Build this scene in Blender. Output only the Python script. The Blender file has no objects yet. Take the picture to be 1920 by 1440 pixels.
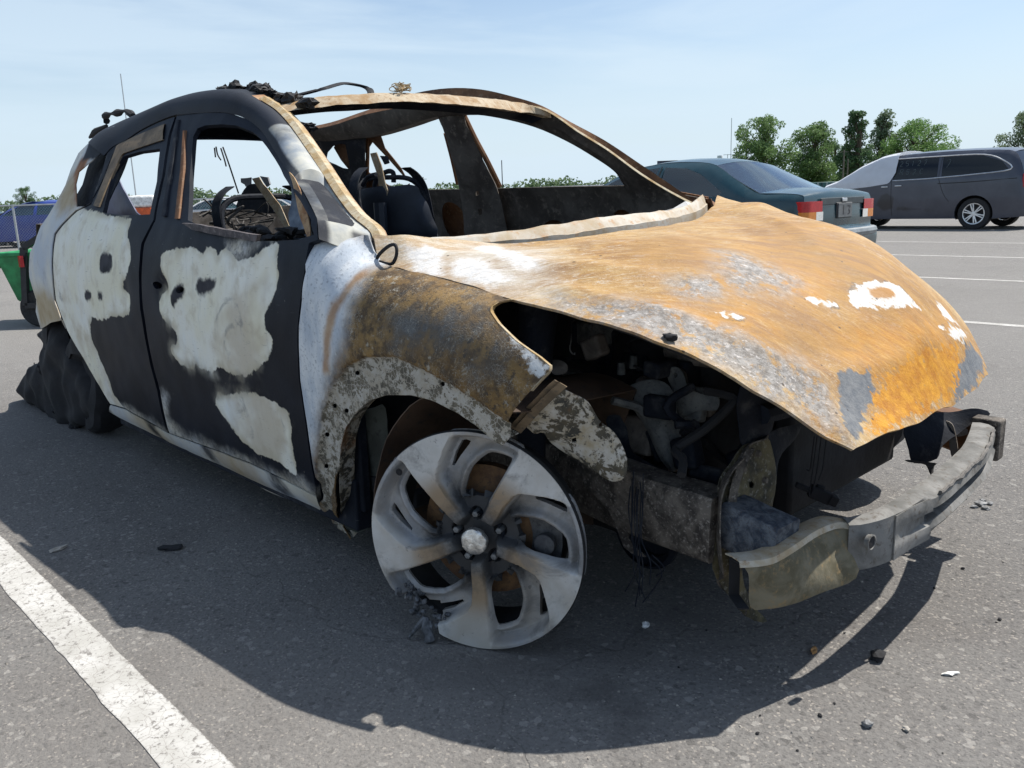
import bpy, bmesh, math, random
import numpy as np
from mathutils import Vector, Matrix, noise as mnoise
from mathutils.geometry import delaunay_2d_cdt
random.seed(7); RNG=np.random.default_rng(7)
sc=bpy.context.scene
COL=sc.collection
R_=math.radians
# ------------------------------------------------------------------ camera
CAM=np.array([1.331,-2.011,.997]); YAW,PITCH,ROLL=R_(136.5),R_(-12.39),R_(-1.963); FPX=1576.0
def _basis():
    f=np.array([math.cos(YAW)*math.cos(PITCH),math.sin(YAW)*math.cos(PITCH),math.sin(PITCH)])
    r=np.cross(f,[0,0,1.]); r/=np.linalg.norm(r); u=np.cross(r,f)
    c,s=math.cos(ROLL),math.sin(ROLL)
    return c*r+s*u,-s*r+c*u,f
CR,CU,CF=_basis()
cd=bpy.data.cameras.new('camera'); cam=bpy.data.objects.new('camera',cd); COL.objects.link(cam)
cd.sensor_width=36; cd.lens=36*FPX/1920; cd.clip_end=3000; cd.clip_start=.05
cam.matrix_world=Matrix(((CR[0],CU[0],-CF[0],CAM[0]),(CR[1],CU[1],-CF[1],CAM[1]),(CR[2],CU[2],-CF[2],CAM[2]),(0,0,0,1)))
sc.camera=cam
# ------------------------------------------------------------------ light
SUN_EL,SUN_AZ=R_(58.5),R_(72)      # azimuth measured from +X towards +Y
sd=Vector((math.cos(SUN_EL)*math.cos(SUN_AZ),math.cos(SUN_EL)*math.sin(SUN_AZ),math.sin(SUN_EL)))
sl=bpy.data.lights.new('sun','SUN'); sl.energy=4.5; sl.angle=R_(.53); sl.color=(1,.955,.88)
so=bpy.data.objects.new('sun',sl); COL.objects.link(so); so.rotation_euler=sd.to_track_quat('Z','Y').to_euler(); so.location=(0,6,12)
w=bpy.data.worlds.new('World'); sc.world=w; w.use_nodes=True
wn=w.node_tree; wn.nodes.clear()
def wnode(t,**k):
    n=wn.nodes.new(t)
    for a,b in k.items(): setattr(n,a,b)
    return n
sky=wnode('ShaderNodeTexSky',sky_type='NISHITA',sun_disc=False,sun_elevation=SUN_EL,sun_rotation=R_(90)-SUN_AZ,air_density=1.0,dust_density=.8,ozone_density=1.6,altitude=0)
tc=wnode('ShaderNodeTexCoord'); mp=wnode('ShaderNodeMapping'); mp.inputs['Scale'].default_value=(1.0,1.0,6.5); mp.inputs['Rotation'].default_value=(0,0,R_(35))
wn.links.new(tc.outputs['Generated'],mp.inputs[0])
nz=wnode('ShaderNodeTexNoise'); nz.inputs['Scale'].default_value=2.1; nz.inputs['Detail'].default_value=7; nz.inputs['Roughness'].default_value=.55; nz.inputs['Distortion'].default_value=.5
wn.links.new(mp.outputs[0],nz.inputs[0])
cr_=wnode('ShaderNodeMapRange'); cr_.inputs[1].default_value=.42; cr_.inputs[2].default_value=.62; cr_.inputs[3].default_value=.0; cr_.inputs[4].default_value=.55
wn.links.new(nz.outputs[0],cr_.inputs[0])
mx=wnode('ShaderNodeMix',data_type='RGBA'); mx.inputs['B'].default_value=(5.3,6.3,7.1,1)
wn.links.new(cr_.outputs[0],mx.inputs['Factor']); wn.links.new(sky.outputs[0],mx.inputs['A'])
bg=wnode('ShaderNodeBackground'); bg.inputs[1].default_value=.094
sx_=wnode('ShaderNodeSeparateXYZ'); wn.links.new(tc.outputs['Generated'],sx_.inputs[0])
hz_=wnode('ShaderNodeMapRange',interpolation_type='SMOOTHERSTEP'); hz_.inputs[1].default_value=-.05; hz_.inputs[2].default_value=.34; hz_.inputs[3].default_value=.93; hz_.inputs[4].default_value=.0
wn.links.new(sx_.outputs['Z'],hz_.inputs[0])
mh=wnode('ShaderNodeMix',data_type='RGBA'); mh.inputs['B'].default_value=(4.75,5.75,6.6,1); wn.links.new(hz_.outputs[0],mh.inputs['Factor']); wn.links.new(mx.outputs['Result'],mh.inputs['A'])
wn.links.new(mh.outputs['Result'],bg.inputs[0]); wo=wnode('ShaderNodeOutputWorld'); wn.links.new(bg.outputs[0],wo.inputs[0])
sc.view_settings.view_transform='Standard'; sc.view_settings.look='None'; sc.view_settings.gamma=1; sc.view_settings.exposure=.62; sc.view_settings.use_curve_mapping=False
sc.cycles.use_denoising=True; sc.cycles.max_bounces=6; sc.cycles.transparent_max_bounces=8
# ------------------------------------------------------------------ measuring helpers (a pixel of the photograph and one known coordinate give a point in the place)
def ray(x,y): return CF+(x-960)/FPX*CR+(720-y)/FPX*CU
def at(x,y,X=None,Y=None,Z=None):
    d=ray(x,y)
    a,v=(0,X) if X is not None else (1,Y) if Y is not None else (2,Z)
    return CAM+d*(v-CAM[a])/d[a]
def hit(x,y,G,t0=.6,t1=8.,n=1500):
    d=ray(x,y); t=np.linspace(t0,t1,n); p=CAM+t[:,None]*d
    g=G(p[:,0],p[:,1],p[:,2]); i=np.where(np.sign(g[1:])!=np.sign(g[:-1]))[0]
    if not len(i): return p[np.argmin(np.abs(g))]
    i=i[0]; k=g[i]/(g[i]-g[i+1]); return p[i]*(1-k)+p[i+1]*k
# ------------------------------------------------------------------ node material helper
def lin(r,g,b):
    return tuple(((c/255)/12.92 if c<=10.3 else ((c/255+.055)/1.055)**2.4) for c in (r,g,b))
class NM:
    def __init__(s,name):
        s.m=bpy.data.materials.new(name); s.m.use_nodes=True; s.t=s.m.node_tree; s.t.nodes.clear()
        s.out=s.t.nodes.new('ShaderNodeOutputMaterial'); s.b=s.t.nodes.new('ShaderNodeBsdfPrincipled')
        s.t.links.new(s.b.outputs[0],s.out.inputs[0]); s.tc=s.t.nodes.new('ShaderNodeTexCoord')
    def L(s,a,b): s.t.links.new(a,b)
    def val(s,sock,v):
        if hasattr(v,'is_output'): s.L(v,sock)
        elif isinstance(v,(tuple,list)): sock.default_value=(*v,1) if len(v)==3 and len(sock.default_value)==4 else v
        else: sock.default_value=v
    def map(s,scale=(1,1,1),rot=(0,0,0),src=None):
        n=s.t.nodes.new('ShaderNodeMapping'); n.inputs['Scale'].default_value=scale; n.inputs['Rotation'].default_value=rot
        s.L(src or s.tc.outputs['Object'],n.inputs[0]); return n.outputs[0]
    def rs(s,deg,scale):
        return s.map(scale,(0,0,0),s.map((1,1,1),(0,0,R_(-deg))))
    def noise(s,scale,detail=4,rough=.55,co=None,dist=0):
        n=s.t.nodes.new('ShaderNodeTexNoise'); n.inputs['Scale'].default_value=scale; n.inputs['Detail'].default_value=detail; n.inputs['Roughness'].default_value=rough; n.inputs['Distortion'].default_value=dist
        s.L(co or s.tc.outputs['Object'],n.inputs['Vector']); return n.outputs['Fac']
    def vor(s,scale,co=None,feat='F1',out='Distance',rand=1):
        n=s.t.nodes.new('ShaderNodeTexVoronoi'); n.feature=feat; n.inputs['Scale'].default_value=scale; n.inputs['Randomness'].default_value=rand
        s.L(co or s.tc.outputs['Object'],n.inputs['Vector']); return n.outputs[out]
    def attr(s,name,out='Fac'):
        n=s.t.nodes.new('ShaderNodeAttribute'); n.attribute_name=name; return n.outputs[out]
    def mr(s,v,a,b,c=0.,d=1.,smooth=True):
        n=s.t.nodes.new('ShaderNodeMapRange'); n.interpolation_type='SMOOTHSTEP' if smooth else 'LINEAR'
        s.val(n.inputs[0],v); n.inputs[1].default_value=a; n.inputs[2].default_value=b; n.inputs[3].default_value=c; n.inputs[4].default_value=d; return n.outputs[0]
    def ma(s,op,a,b=0.):
        n=s.t.nodes.new('ShaderNodeMath'); n.operation=op; s.val(n.inputs[0],a); s.val(n.inputs[1],b); return n.outputs[0]
    def mix(s,f,a,b):
        n=s.t.nodes.new('ShaderNodeMix'); n.data_type='RGBA'; s.val(n.inputs['Factor'],f); s.val(n.inputs['A'],a); s.val(n.inputs['B'],b); return n.outputs['Result']
    def ramp(s,f,stops):
        n=s.t.nodes.new('ShaderNodeValToRGB'); e=n.color_ramp.elements
        while len(e)<len(stops): e.new(.5)
        for q,(p,c) in zip(e,stops): q.position=p; q.color=(*c,1)
        s.val(n.inputs[0],f); return n.outputs[0]
    def bump(s,h,strength=.3,dist=.01):
        n=s.t.nodes.new('ShaderNodeBump'); n.inputs['Strength'].default_value=strength; n.inputs['Distance'].default_value=dist; s.L(h,n.inputs['Height']); s.L(n.outputs[0],s.b.inputs['Normal'])
    def set(s,color=None,rough=.7,metal=0.,spec=None,**k):
        if color is not None: s.val(s.b.inputs['Base Color'],color)
        s.val(s.b.inputs['Roughness'],rough); s.val(s.b.inputs['Metallic'],metal)
        if spec is not None: s.b.inputs['Specular IOR Level'].default_value=spec
        for a,b in k.items(): s.val(s.b.inputs[a.replace('_',' ')],b)
        return s.m
    def patch(s,name,soft=.006,amp=.02,scale=30,detail=4,bias=0.):
        """crisp-edged mask of a mapped patch: signed distance + fractal edge"""
        nn=s.ma('MULTIPLY',s.ma('SUBTRACT',s.noise(scale,detail,.6),.5),amp*2)
        return s.mr(s.ma('ADD',s.attr(name),nn),bias-soft,bias+soft)
def plain(name,c,rough=.6,metal=0,var=.25,scale=20,spec=None,bump=0,c2=None):
    n=NM(name); a=n.noise(scale,5,.6)
    col=n.mix(n.mr(a,.3,.7),tuple(q*(1-var) for q in c),c2 or tuple(min(1,q*(1+var)) for q in c))
    if bump: n.bump(n.noise(scale*4,4,.6),bump,.004)
    return n.set(col,rough,metal,spec)
# ------------------------------------------------------------------ mesh helpers
def rsmp(poly,step,closed=True):
    p=np.asarray(poly,float); q=np.vstack([p,p[:1]]) if closed else p; out=[]
    for a,b in zip(q[:-1],q[1:]):
        k=max(1,int(round(np.linalg.norm(b-a)/step)))
        for i in range(k): out.append(a+(b-a)*i/k)
    if not closed: out.append(q[-1])
    return np.array(out)
def rn(poly,n):
    p=np.asarray(poly,float); d=np.r_[0,np.cumsum(np.linalg.norm(np.diff(p,axis=0),axis=1))]; t=np.linspace(0,d[-1],n)
    return np.stack([np.interp(t,d,p[:,i]) for i in range(p.shape[1])],-1)
def crom(poly,k=6,closed=True):
    p=np.asarray(poly,float); n=len(p); out=[]
    m=n if closed else n-1
    for i in range(m):
        g=lambda j:p[j%n] if closed else p[min(max(j,0),n-1)]
        a,b,c,d=g(i-1),g(i),g(i+1),g(i+2)
        for t in np.linspace(0,1,k,endpoint=False):
            out.append(.5*(2*b+(c-a)*t+(2*a-5*b+4*c-d)*t*t+(3*b-a-3*c+d)*t**3))
    if not closed: out.append(p[-1])
    return np.array(out)
def inside(P,poly):
    x,y=P[:,0],P[:,1]; r=np.zeros(len(P),bool); n=len(poly)
    for i in range(n):
        (x1,y1),(x2,y2)=poly[i],poly[(i+1)%n]
        if y1==y2: continue
        c=(y1>y)!=(y2>y); r^=c&(x<(x2-x1)*(y-y1)/(y2-y1)+x1)
    return r
def sdf(P,poly):
    P=np.asarray(P,float)[:,:2]; poly=np.asarray(poly,float)[:,:2]; d=np.full(len(P),9.)
    for a,b in zip(poly,np.roll(poly,-1,0)):
        ab=b-a; t=np.clip(((P-a)@ab)/max(1e-12,ab@ab),0,1); d=np.minimum(d,np.linalg.norm(P-a-t[:,None]*ab,axis=1))
    return np.where(inside(P,poly),d,-d)
def usdf(P,polys):
    r=np.full(len(P),-9.)
    for q in polys: r=np.maximum(r,sdf(P,q))
    return r
def cdt(outline,holes,step,jit=.25):
    o=rsmp(outline,step); hs=[rsmp(h,step) for h in holes]
    mn,mxx=o.min(0),o.max(0)
    gx=np.arange(mn[0]+step/2,mxx[0],step); gy=np.arange(mn[1]+step/2,mxx[1],step*.9)
    G=np.array([(x+(step/2 if j%2 else 0),y) for j,y in enumerate(gy) for x in gx]); G+=RNG.uniform(-jit,jit,G.shape)*step
    s=sdf(G,o); k=s>step*.55
    for h in hs: k&=sdf(G,h)<-step*.55
    G=G[k]; V=[o]; E=[]; b=0
    for l in [o]+hs:
        E+=[(b+i,b+(i+1)%len(l)) for i in range(len(l))]; b+=len(l)
    V=np.vstack([o]+hs+[G])
    r=delaunay_2d_cdt([Vector(v) for v in V],E,[],0,1e-6)
    vv=np.array([tuple(q) for q in r[0]]); F=np.array([f for f in r[2]])
    c=vv[F].mean(1); ok=inside(c,o)
    for h in hs: ok&=~inside(c,h)
    F=F[ok]
    a=vv[F]; ar=np.abs(np.cross(a[:,1]-a[:,0],a[:,2]-a[:,0])) ; F=F[ar>1e-9]
    used=np.unique(F); re=-np.ones(len(vv),int); re[used]=np.arange(len(used))
    return vv[used],re[F]
def mesh(name,V,F,mat=None,parent=None,smooth=True,attrs=None,thick=0,off=0,subsurf=0,auto=None,bevel=0,local=False):
    m=bpy.data.meshes.new(name); m.from_pydata([tuple(map(float,v)) for v in V],[],[tuple(map(int,f)) for f in F]); m.update()
    if attrs:
        for k,a in attrs.items():
            at_=m.attributes.new(k,'FLOAT','POINT'); at_.data.foreach_set('value',np.asarray(a,np.float32))
    o=bpy.data.objects.new(name,m); COL.objects.link(o)
    if mat: m.materials.append(mat)
    if smooth: m.polygons.foreach_set('use_smooth',[True]*len(m.polygons))
    if bevel:
        b=o.modifiers.new('bev','BEVEL'); b.width=bevel; b.segments=2; b.limit_method='ANGLE'; b.angle_limit=R_(40)
    if subsurf:
        s=o.modifiers.new('sub','SUBSURF'); s.levels=s.render_levels=subsurf
    if thick:
        s=o.modifiers.new('sol','SOLIDIFY'); s.thickness=thick; s.offset=off
        if smooth: e_=o.modifiers.new('split','EDGE_SPLIT'); e_.split_angle=R_(38); e_.use_edge_sharp=True
    if auto is None and smooth and not subsurf: auto=42
    if auto is not None:
        try: m.set_sharp_from_angle(angle=R_(auto))
        except Exception: pass
    if parent:
        if local: o.parent=parent
        else: par(o,parent)
    return o
def par(o,p):
    o.parent=p; M=Matrix.Identity(4); q=p
    M=world_of(p); o.matrix_parent_inverse=M.inverted()
def world_of(p):
    M=p.matrix_basis.copy()
    if p.parent: M=world_of(p.parent)@p.matrix_parent_inverse@M
    return M
def empty(name,loc,label,cat,group=None,rz=0):
    o=bpy.data.objects.new(name,None); COL.objects.link(o); o.location=loc; o.rotation_euler=(0,0,rz); o.empty_display_size=.1
    return tag(o,label,cat,group)
def tag(o,label=None,cat=None,group=None,kind=None):
    if label: o['label']=label
    if cat: o['category']=cat
    if group: o['group']=group
    if kind: o['kind']=kind
    return o
class MB:
    """collects shapes; build() links them as one mesh"""
    def __init__(s): s.v=[]; s.f=[]; s.n=0
    def add(s,V,F):
        V=np.asarray(V,float); s.v.append(V); s.f+=[tuple(int(i)+s.n for i in f) for f in F]; s.n+=len(V); return s
    def box(s,c,size,rot=None):
        h=np.array(size)/2; V=np.array([(x,y,z) for x in(-1,1) for y in(-1,1) for z in(-1,1)])*h
        if rot is not None: V=V@np.array(rot).T
        return s.add(V+np.array(c),[(0,1,3,2),(4,6,7,5),(0,4,5,1),(2,3,7,6),(0,2,6,4),(1,5,7,3)])
    def beam(s,a,b,w,h,up=(0,0,1)):
        a=np.array(a,float); b=np.array(b,float); d=b-a; l=np.linalg.norm(d); d/=l; sde=np.cross(d,up); 
        if np.linalg.norm(sde)<1e-3: sde=np.cross(d,(0,1,0))
        sde/=np.linalg.norm(sde); u=np.cross(sde,d)
        return s.box((a+b)/2,(l,w,h),np.stack([d,sde,u],1))
    def tube(s,path,r,n=8,cap=True):
        P=np.asarray(path,float); m=len(P); rr=np.broadcast_to(np.asarray(r,float),(m,)) if np.ndim(r)<2 else r
        T=np.gradient(P,axis=0); T/=np.linalg.norm(T,axis=1)[:,None]+1e-12
        u=np.cross(T[0],(0,0,1.)); 
        if np.linalg.norm(u)<.05: u=np.cross(T[0],(0,1.,0))
        u/=np.linalg.norm(u); V=[]
        for i in range(m):
            u=u-T[i]*(u@T[i]); u/=np.linalg.norm(u)+1e-12; w_=np.cross(T[i],u)
            for k in range(n):
                a=2*math.pi*k/n; V.append(P[i]+rr[i]*(math.cos(a)*u+math.sin(a)*w_))
        F=[(i*n+k,i*n+(k+1)%n,(i+1)*n+(k+1)%n,(i+1)*n+k) for i in range(m-1) for k in range(n)]
        if cap: F+=[tuple(range(n))[::-1],tuple((m-1)*n+k for k in range(n))]
        return s.add(V,F)
    def loft(s,rows,closed=False):
        n=len(rows[0]); V=np.vstack(rows); m=len(rows)
        F=[(i*n+k,i*n+(k+1)%n,(i+1)*n+(k+1)%n,(i+1)*n+k) for i in range(m-1) for k in range(n if closed else n-1)]
        return s.add(V,F)
    def lathe(s,prof,n=32,M=None,closed=False):
        """profile (r,h) round local Z"""
        V=[]; 
        for r,h in prof:
            for k in range(n): a=2*math.pi*k/n; V.append((r*math.cos(a),r*math.sin(a),h))
        V=np.array(V)
        if M is not None: V=V@np.array(M[0]).T+np.array(M[1])
        m=len(prof); F=[(i*n+k,i*n+(k+1)%n,(i+1)*n+(k+1)%n,(i+1)*n+k) for i in range(m-1) for k in range(n)]
        if closed: F+=[((m-1)*n+k,(m-1)*n+(k+1)%n,(k+1)%n,k) for k in range(n)]
        return s.add(V,F)
    def prism(s,poly,vec):
        p=np.asarray(poly,float); n=len(p); V=np.vstack([p,p+np.array(vec)])
        return s.add(V,[tuple(range(n))[::-1],tuple(range(n,2*n))]+[(i,(i+1)%n,n+(i+1)%n,n+i) for i in range(n)])
    def ico(s,c,r,sub=2,amp=.3,freq=3,seed=0,flat=(1,1,1)):
        b=bmesh.new(); bmesh.ops.create_icosphere(b,subdivisions=sub,radius=1)
        V=[]
        for v in b.verts:
            q=v.co*freq+Vector((seed*7.1,seed*3.3,seed*1.7)); k=1+amp*mnoise.noise(q)+amp*.5*mnoise.noise(q*2.3)
            V.append(np.array(v.co)*k*r*np.array(flat)+np.array(c))
        F=[[v.index for v in f.verts] for f in b.faces]; b.free()
        return s.add(V,F)
    def build(s,name,mat=None,parent=None,**k):
        return mesh(name,np.vstack(s.v),s.f,mat,parent,**k)
def rough3(V,amp,freq,seed=0):
    return np.array([np.array(mnoise.noise_vector(Vector(v)*freq+Vector((seed,seed*2.1,seed*.7))))*amp for v in V])
# ------------------------------------------------------------------ ground
def ground_mat():
    n=NM('asphalt'); big=n.noise(.35,5,.6); mid=n.noise(2.2,6,.65); fine=n.noise(90,3,.7); grit=n.vor(210,out='Color')
    g=n.t.nodes.new('ShaderNodeSeparateColor'); n.L(grit,g.inputs[0])
    c=n.mix(n.mr(big,.3,.7),(.148,.140,.132),(.190,.182,.172))
    c=n.mix(n.mr(mid,.45,.75,0,.6),c,(.115,.104,.096))
    c=n.mix(n.mr(fine,.35,.75,0,.55),c,(.075,.07,.068))
    c=n.mix(n.mr(g.outputs[0],.90,.96,0,.6),c,(.33,.30,.265))      # pale stones in the mix
    c=n.mix(n.mr(g.outputs[1],.86,.96,0,.5),c,(.06,.058,.06))
    st=n.mr(n.noise(.9,4,.6,dist=.6),.56,.70,0,.55); c=n.mix(st,c,(.085,.08,.078))
    wv_=n.t.nodes.new('ShaderNodeVectorMath'); wv_.operation='ADD'; nn_=n.t.nodes.new('ShaderNodeTexNoise'); nn_.inputs['Scale'].default_value=1.3; nn_.inputs['Detail'].default_value=6; n.L(n.tc.outputs['Object'],nn_.inputs['Vector']); n.L(n.tc.outputs['Object'],wv_.inputs[0]); n.L(nn_.outputs['Color'],wv_.inputs[1])
    ck=n.ma('MULTIPLY',n.mr(n.vor(.55,co=wv_.outputs[0],feat='DISTANCE_TO_EDGE'),.0006,.003,1,0),n.mr(n.noise(.6,3,.5),.45,.55)); c=n.mix(n.ma('MULTIPLY',ck,.22),c,(.045,.043,.042))
    fk=n.vor(80,out='Color'); gf=n.t.nodes.new('ShaderNodeSeparateColor'); n.L(fk,gf.inputs[0]); c=n.mix(n.mr(gf.outputs[0],.965,.98,0,.5),c,(.33,.315,.29)); c=n.mix(n.mr(gf.outputs[1],.965,.98,0,.45),c,(.045,.043,.042)); c=n.mix(n.mr(n.noise(48,5,.75),.56,.70,0,.5),c,(.075,.07,.066))
    c=n.mix(n.mr(n.noise(.5,5,.65,co=n.map((1,1,1),(0,0,.6))),.58,.72,0,.25),c,(.165,.14,.115))
    c=n.mix(n.mr(n.noise(.22,4,.6,co=n.map((1,.35,1))),.52,.66,0,.4),c,(.21,.195,.178)); c=n.mix(n.mr(n.noise(7,6,.75,dist=.6),.63,.70,0,.5),c,(.06,.056,.054))
    c=n.mix(n.mr(n.noise(1.6,5,.7,co=n.map((1,1,1),(0,0,1.))),.60,.72,0,.5),c,(.075,.07,.067)); c=n.mix(n.mr(n.noise(160,3,.7),.66,.76,0,.6),c,(.32,.30,.27))
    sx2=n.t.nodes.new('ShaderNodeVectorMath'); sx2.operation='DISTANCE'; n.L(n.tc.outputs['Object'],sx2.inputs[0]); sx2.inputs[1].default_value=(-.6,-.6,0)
    far_=n.mr(n.ma('ADD',sx2.outputs['Value'],n.ma('MULTIPLY',n.noise(.8,4,.6),2.)),2.2,6.5); c=n.mix(n.ma('MULTIPLY',far_,.42),c,(.27,.26,.245))          # the lot turns paler away from the wreck
    n.bump(n.ma('SUBTRACT',n.ma('ADD',fine,n.ma('MULTIPLY',g.outputs[2],.7)),n.ma('MULTIPLY',ck,.3)),.85,.006)
    return n.set(c,.88,0,.35)
M_ASPH=ground_mat()
def grid_ground():
    # one sheet, finer close to the camera so that the surface can undulate slightly
    xs=np.unique(np.r_[-900,-400,-200,-100,np.arange(-60,20,4),np.arange(-6,4,.5),40,80,150,400,900])
    ys=np.unique(np.r_[-900,-400,-100,-40,-20,np.arange(-8,8,.5),np.arange(8,60,4),100,200,400,900])
    V=[(x,y,0) for y in ys for x in xs]; nx=len(xs)
    F=[(j*nx+i,j*nx+i+1,(j+1)*nx+i+1,(j+1)*nx+i) for j in range(len(ys)-1) for i in range(nx-1)]
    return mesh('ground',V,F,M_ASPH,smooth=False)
tag(grid_ground(),kind='structure')
def paint_mat():
    n=NM('worn_white_paint'); w1=n.noise(55,5,.7); w2=n.noise(9,4,.6); cr=n.vor(38,feat='DISTANCE_TO_EDGE')
    c=n.mix(n.mr(w2,.3,.7),(.37,.36,.335),(.49,.48,.46))
    m=n.mr(n.ma('ADD',w1,n.ma('MULTIPLY',w2,.45)),.80,.92)
    c=n.mix(n.mr(w1,.55,.63,0,.9),c,(.17,.16,.15)); c=n.mix(n.mr(n.noise(120,4,.75),.58,.66,0,.8),c,(.18,.17,.155)); c=n.mix(n.mr(n.noise(5,5,.7),.58,.7,0,.55),c,(.26,.25,.23)); c=n.mix(n.mr(cr,.0,.035,.55,0),c,(.22,.2,.18))
    c=n.mix(n.mr(n.ma('ADD',n.attr('edge'),n.ma('MULTIPLY',n.ma('SUBTRACT',n.noise(45,6,.75),.5),.03)),-.002,.004,1,0),c,(.2,.19,.18)); n.bump(n.noise(150,4,.7),.25,.003)
    return n.set(c,.85,0,.2)
M_PAINT=paint_mat()
SP=3.08; Y0=-1.512
def stripe(x0,x1,yc,wd):
    pts=[]; n=int((x1-x0)/.05); xs=np.linspace(x0,x1,n)
    up=[(x,yc+wd/2+.004*mnoise.noise(Vector((x*9,yc,1)))+.0025*mnoise.noise(Vector((x*40,yc,2))),.0018) for x in xs]
    dn=[(x,yc-wd/2+.004*mnoise.noise(Vector((x*9,yc,5)))+.0025*mnoise.noise(Vector((x*40,yc,6))),.0018) for x in xs]
    b=MB().loft([np.array(dn),np.array([(x,yc,.0018) for x in xs]),np.array(up)])
    V=np.vstack(b.v); e=wd/2-np.abs(V[:,1]-yc)
    return tag(mesh('parking_line',V,b.f,M_PAINT,smooth=False,attrs={'edge':np.maximum(e,0)}),kind='structure')
stripe(-9,1.6,Y0,.098)
for k in (2,3,4,5): stripe(-5.4,9,Y0+SP*k,.10)

# ------------------------------------------------------------------ burnt SUV : side surfaces
SUV=empty('burnt_suv',(0,0,0),'burnt-out SUV shell with rusty orange hood, no bumper and bare front rim','suv')
_low=crom([(.10,.80),(.15,.845),(.20,.872),(.27,.887),(.40,.902),(.55,.913),(.66,.916),(.76,.912),(.84,.900),(.90,.884),(.95,.865)],6,False)
_zt=np.array([(-3.6,1.10),(-3.2,1.27),(-2.95,1.335),(-2.66,1.385),(-2.3,1.415),(-2.0,1.43),(-1.66,1.422),(-1.5,1.40),(-1.4,1.365),(-1.27,1.31),(-1.0,1.27),(-.4,1.25)])
def taper(x):
    return -.07*np.clip((-2.35-x)/1.0,0,2)**2-.05*np.clip((x+.12)/.34,0,3)**2
def S(x,z):
    x=np.asarray(x,float); z=np.asarray(z,float)
    lo=np.interp(z,_low[:,0],_low[:,1])
    t=np.clip((z-.95)/(np.interp(x,_zt[:,0],_zt[:,1])-.95),0,1.25); hi=.865-(.305-.10*np.clip((-2.35-x)/.6,0,1))*(.82*t+.18*t*t)
    return np.where(z<.95,lo,hi)+taper(x)
_zg=np.array([(-.70,.945),(-.56,.94),(-.50,.915),(-.455,.862),(-.217,.824),(.017,.790),(.2,.742),(.4,.69)])
def SF(x,z):
    x=np.asarray(x,float); z=np.asarray(z,float)
    g=np.interp(x,_zg[:,0],_zg[:,1]); t=np.clip((g-z)/.18,0,1); yt=.768
    lo=np.interp(np.minimum(z,.66),_low[:,0],_low[:,1])
    return lo-(1-np.sqrt(np.clip(t*(2-t),0,1)))*.14+taper(x)
def tr(pts,surf=S):
    out=[]
    for p in pts:
        q=hit(p[0],p[1],lambda x,y,z:-y-surf(x,z),1.0,6.5)
        if q[0]<-3.34: q=at(p[0],p[1],X=-3.2)
        out.append((q[0],q[2]))
    return np.array(out)
def side_panel(name,out,holes,attrs,mat,step=.012,surf=S,thick=.004,dent=.004,yoff=None,parent=None,smoothout=False,dents=()):
    o=np.asarray(out)
    v,F=cdt(o,holes,step)
    y=-surf(v[:,0],v[:,1])
    V=np.stack([v[:,0],y,v[:,1]],-1)
    V[:,1]+=np.array([dent*mnoise.noise(Vector((p[0]*4,p[2]*4,3.1)))+dent*.35*mnoise.noise(Vector((p[0]*14,p[2]*14,9))) for p in V])
    if yoff is not None: V[:,1]+=yoff(v)
    for (dx,dz,r,a) in dents:
        d=np.hypot(v[:,0]-dx,v[:,1]-dz); V[:,1]+=a*np.exp(-(d/r)**2)
    A={k:(usdf(v,pl) if isinstance(pl,list) else pl(v)) for k,pl in attrs.items()}
    # make sure faces look outward
    e=np.cross(V[F[:,1]]-V[F[:,0]],V[F[:,2]]-V[F[:,0]])
    if e[:,1].mean()>0: F=F[:,::-1]
    return mesh(name,V,F,mat,parent or SUV,attrs=A,thick=thick,off=-1)
def mir(V,k=.035): 
    V=np.asarray(V,float); return np.stack([V[...,0],-V[...,1],V[...,2]+k*2*np.abs(V[...,1])],-1)
def mirror_part(o,name,mat=None,parent=None):
    m=o.data; V=np.array([tuple(v.co) for v in m.vertices]); F=[tuple(p.vertices)[::-1] for p in m.polygons]
    return mesh(name,mir(V),F,mat or m.materials[0],parent or SUV,thick=.004,off=-1)

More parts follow.
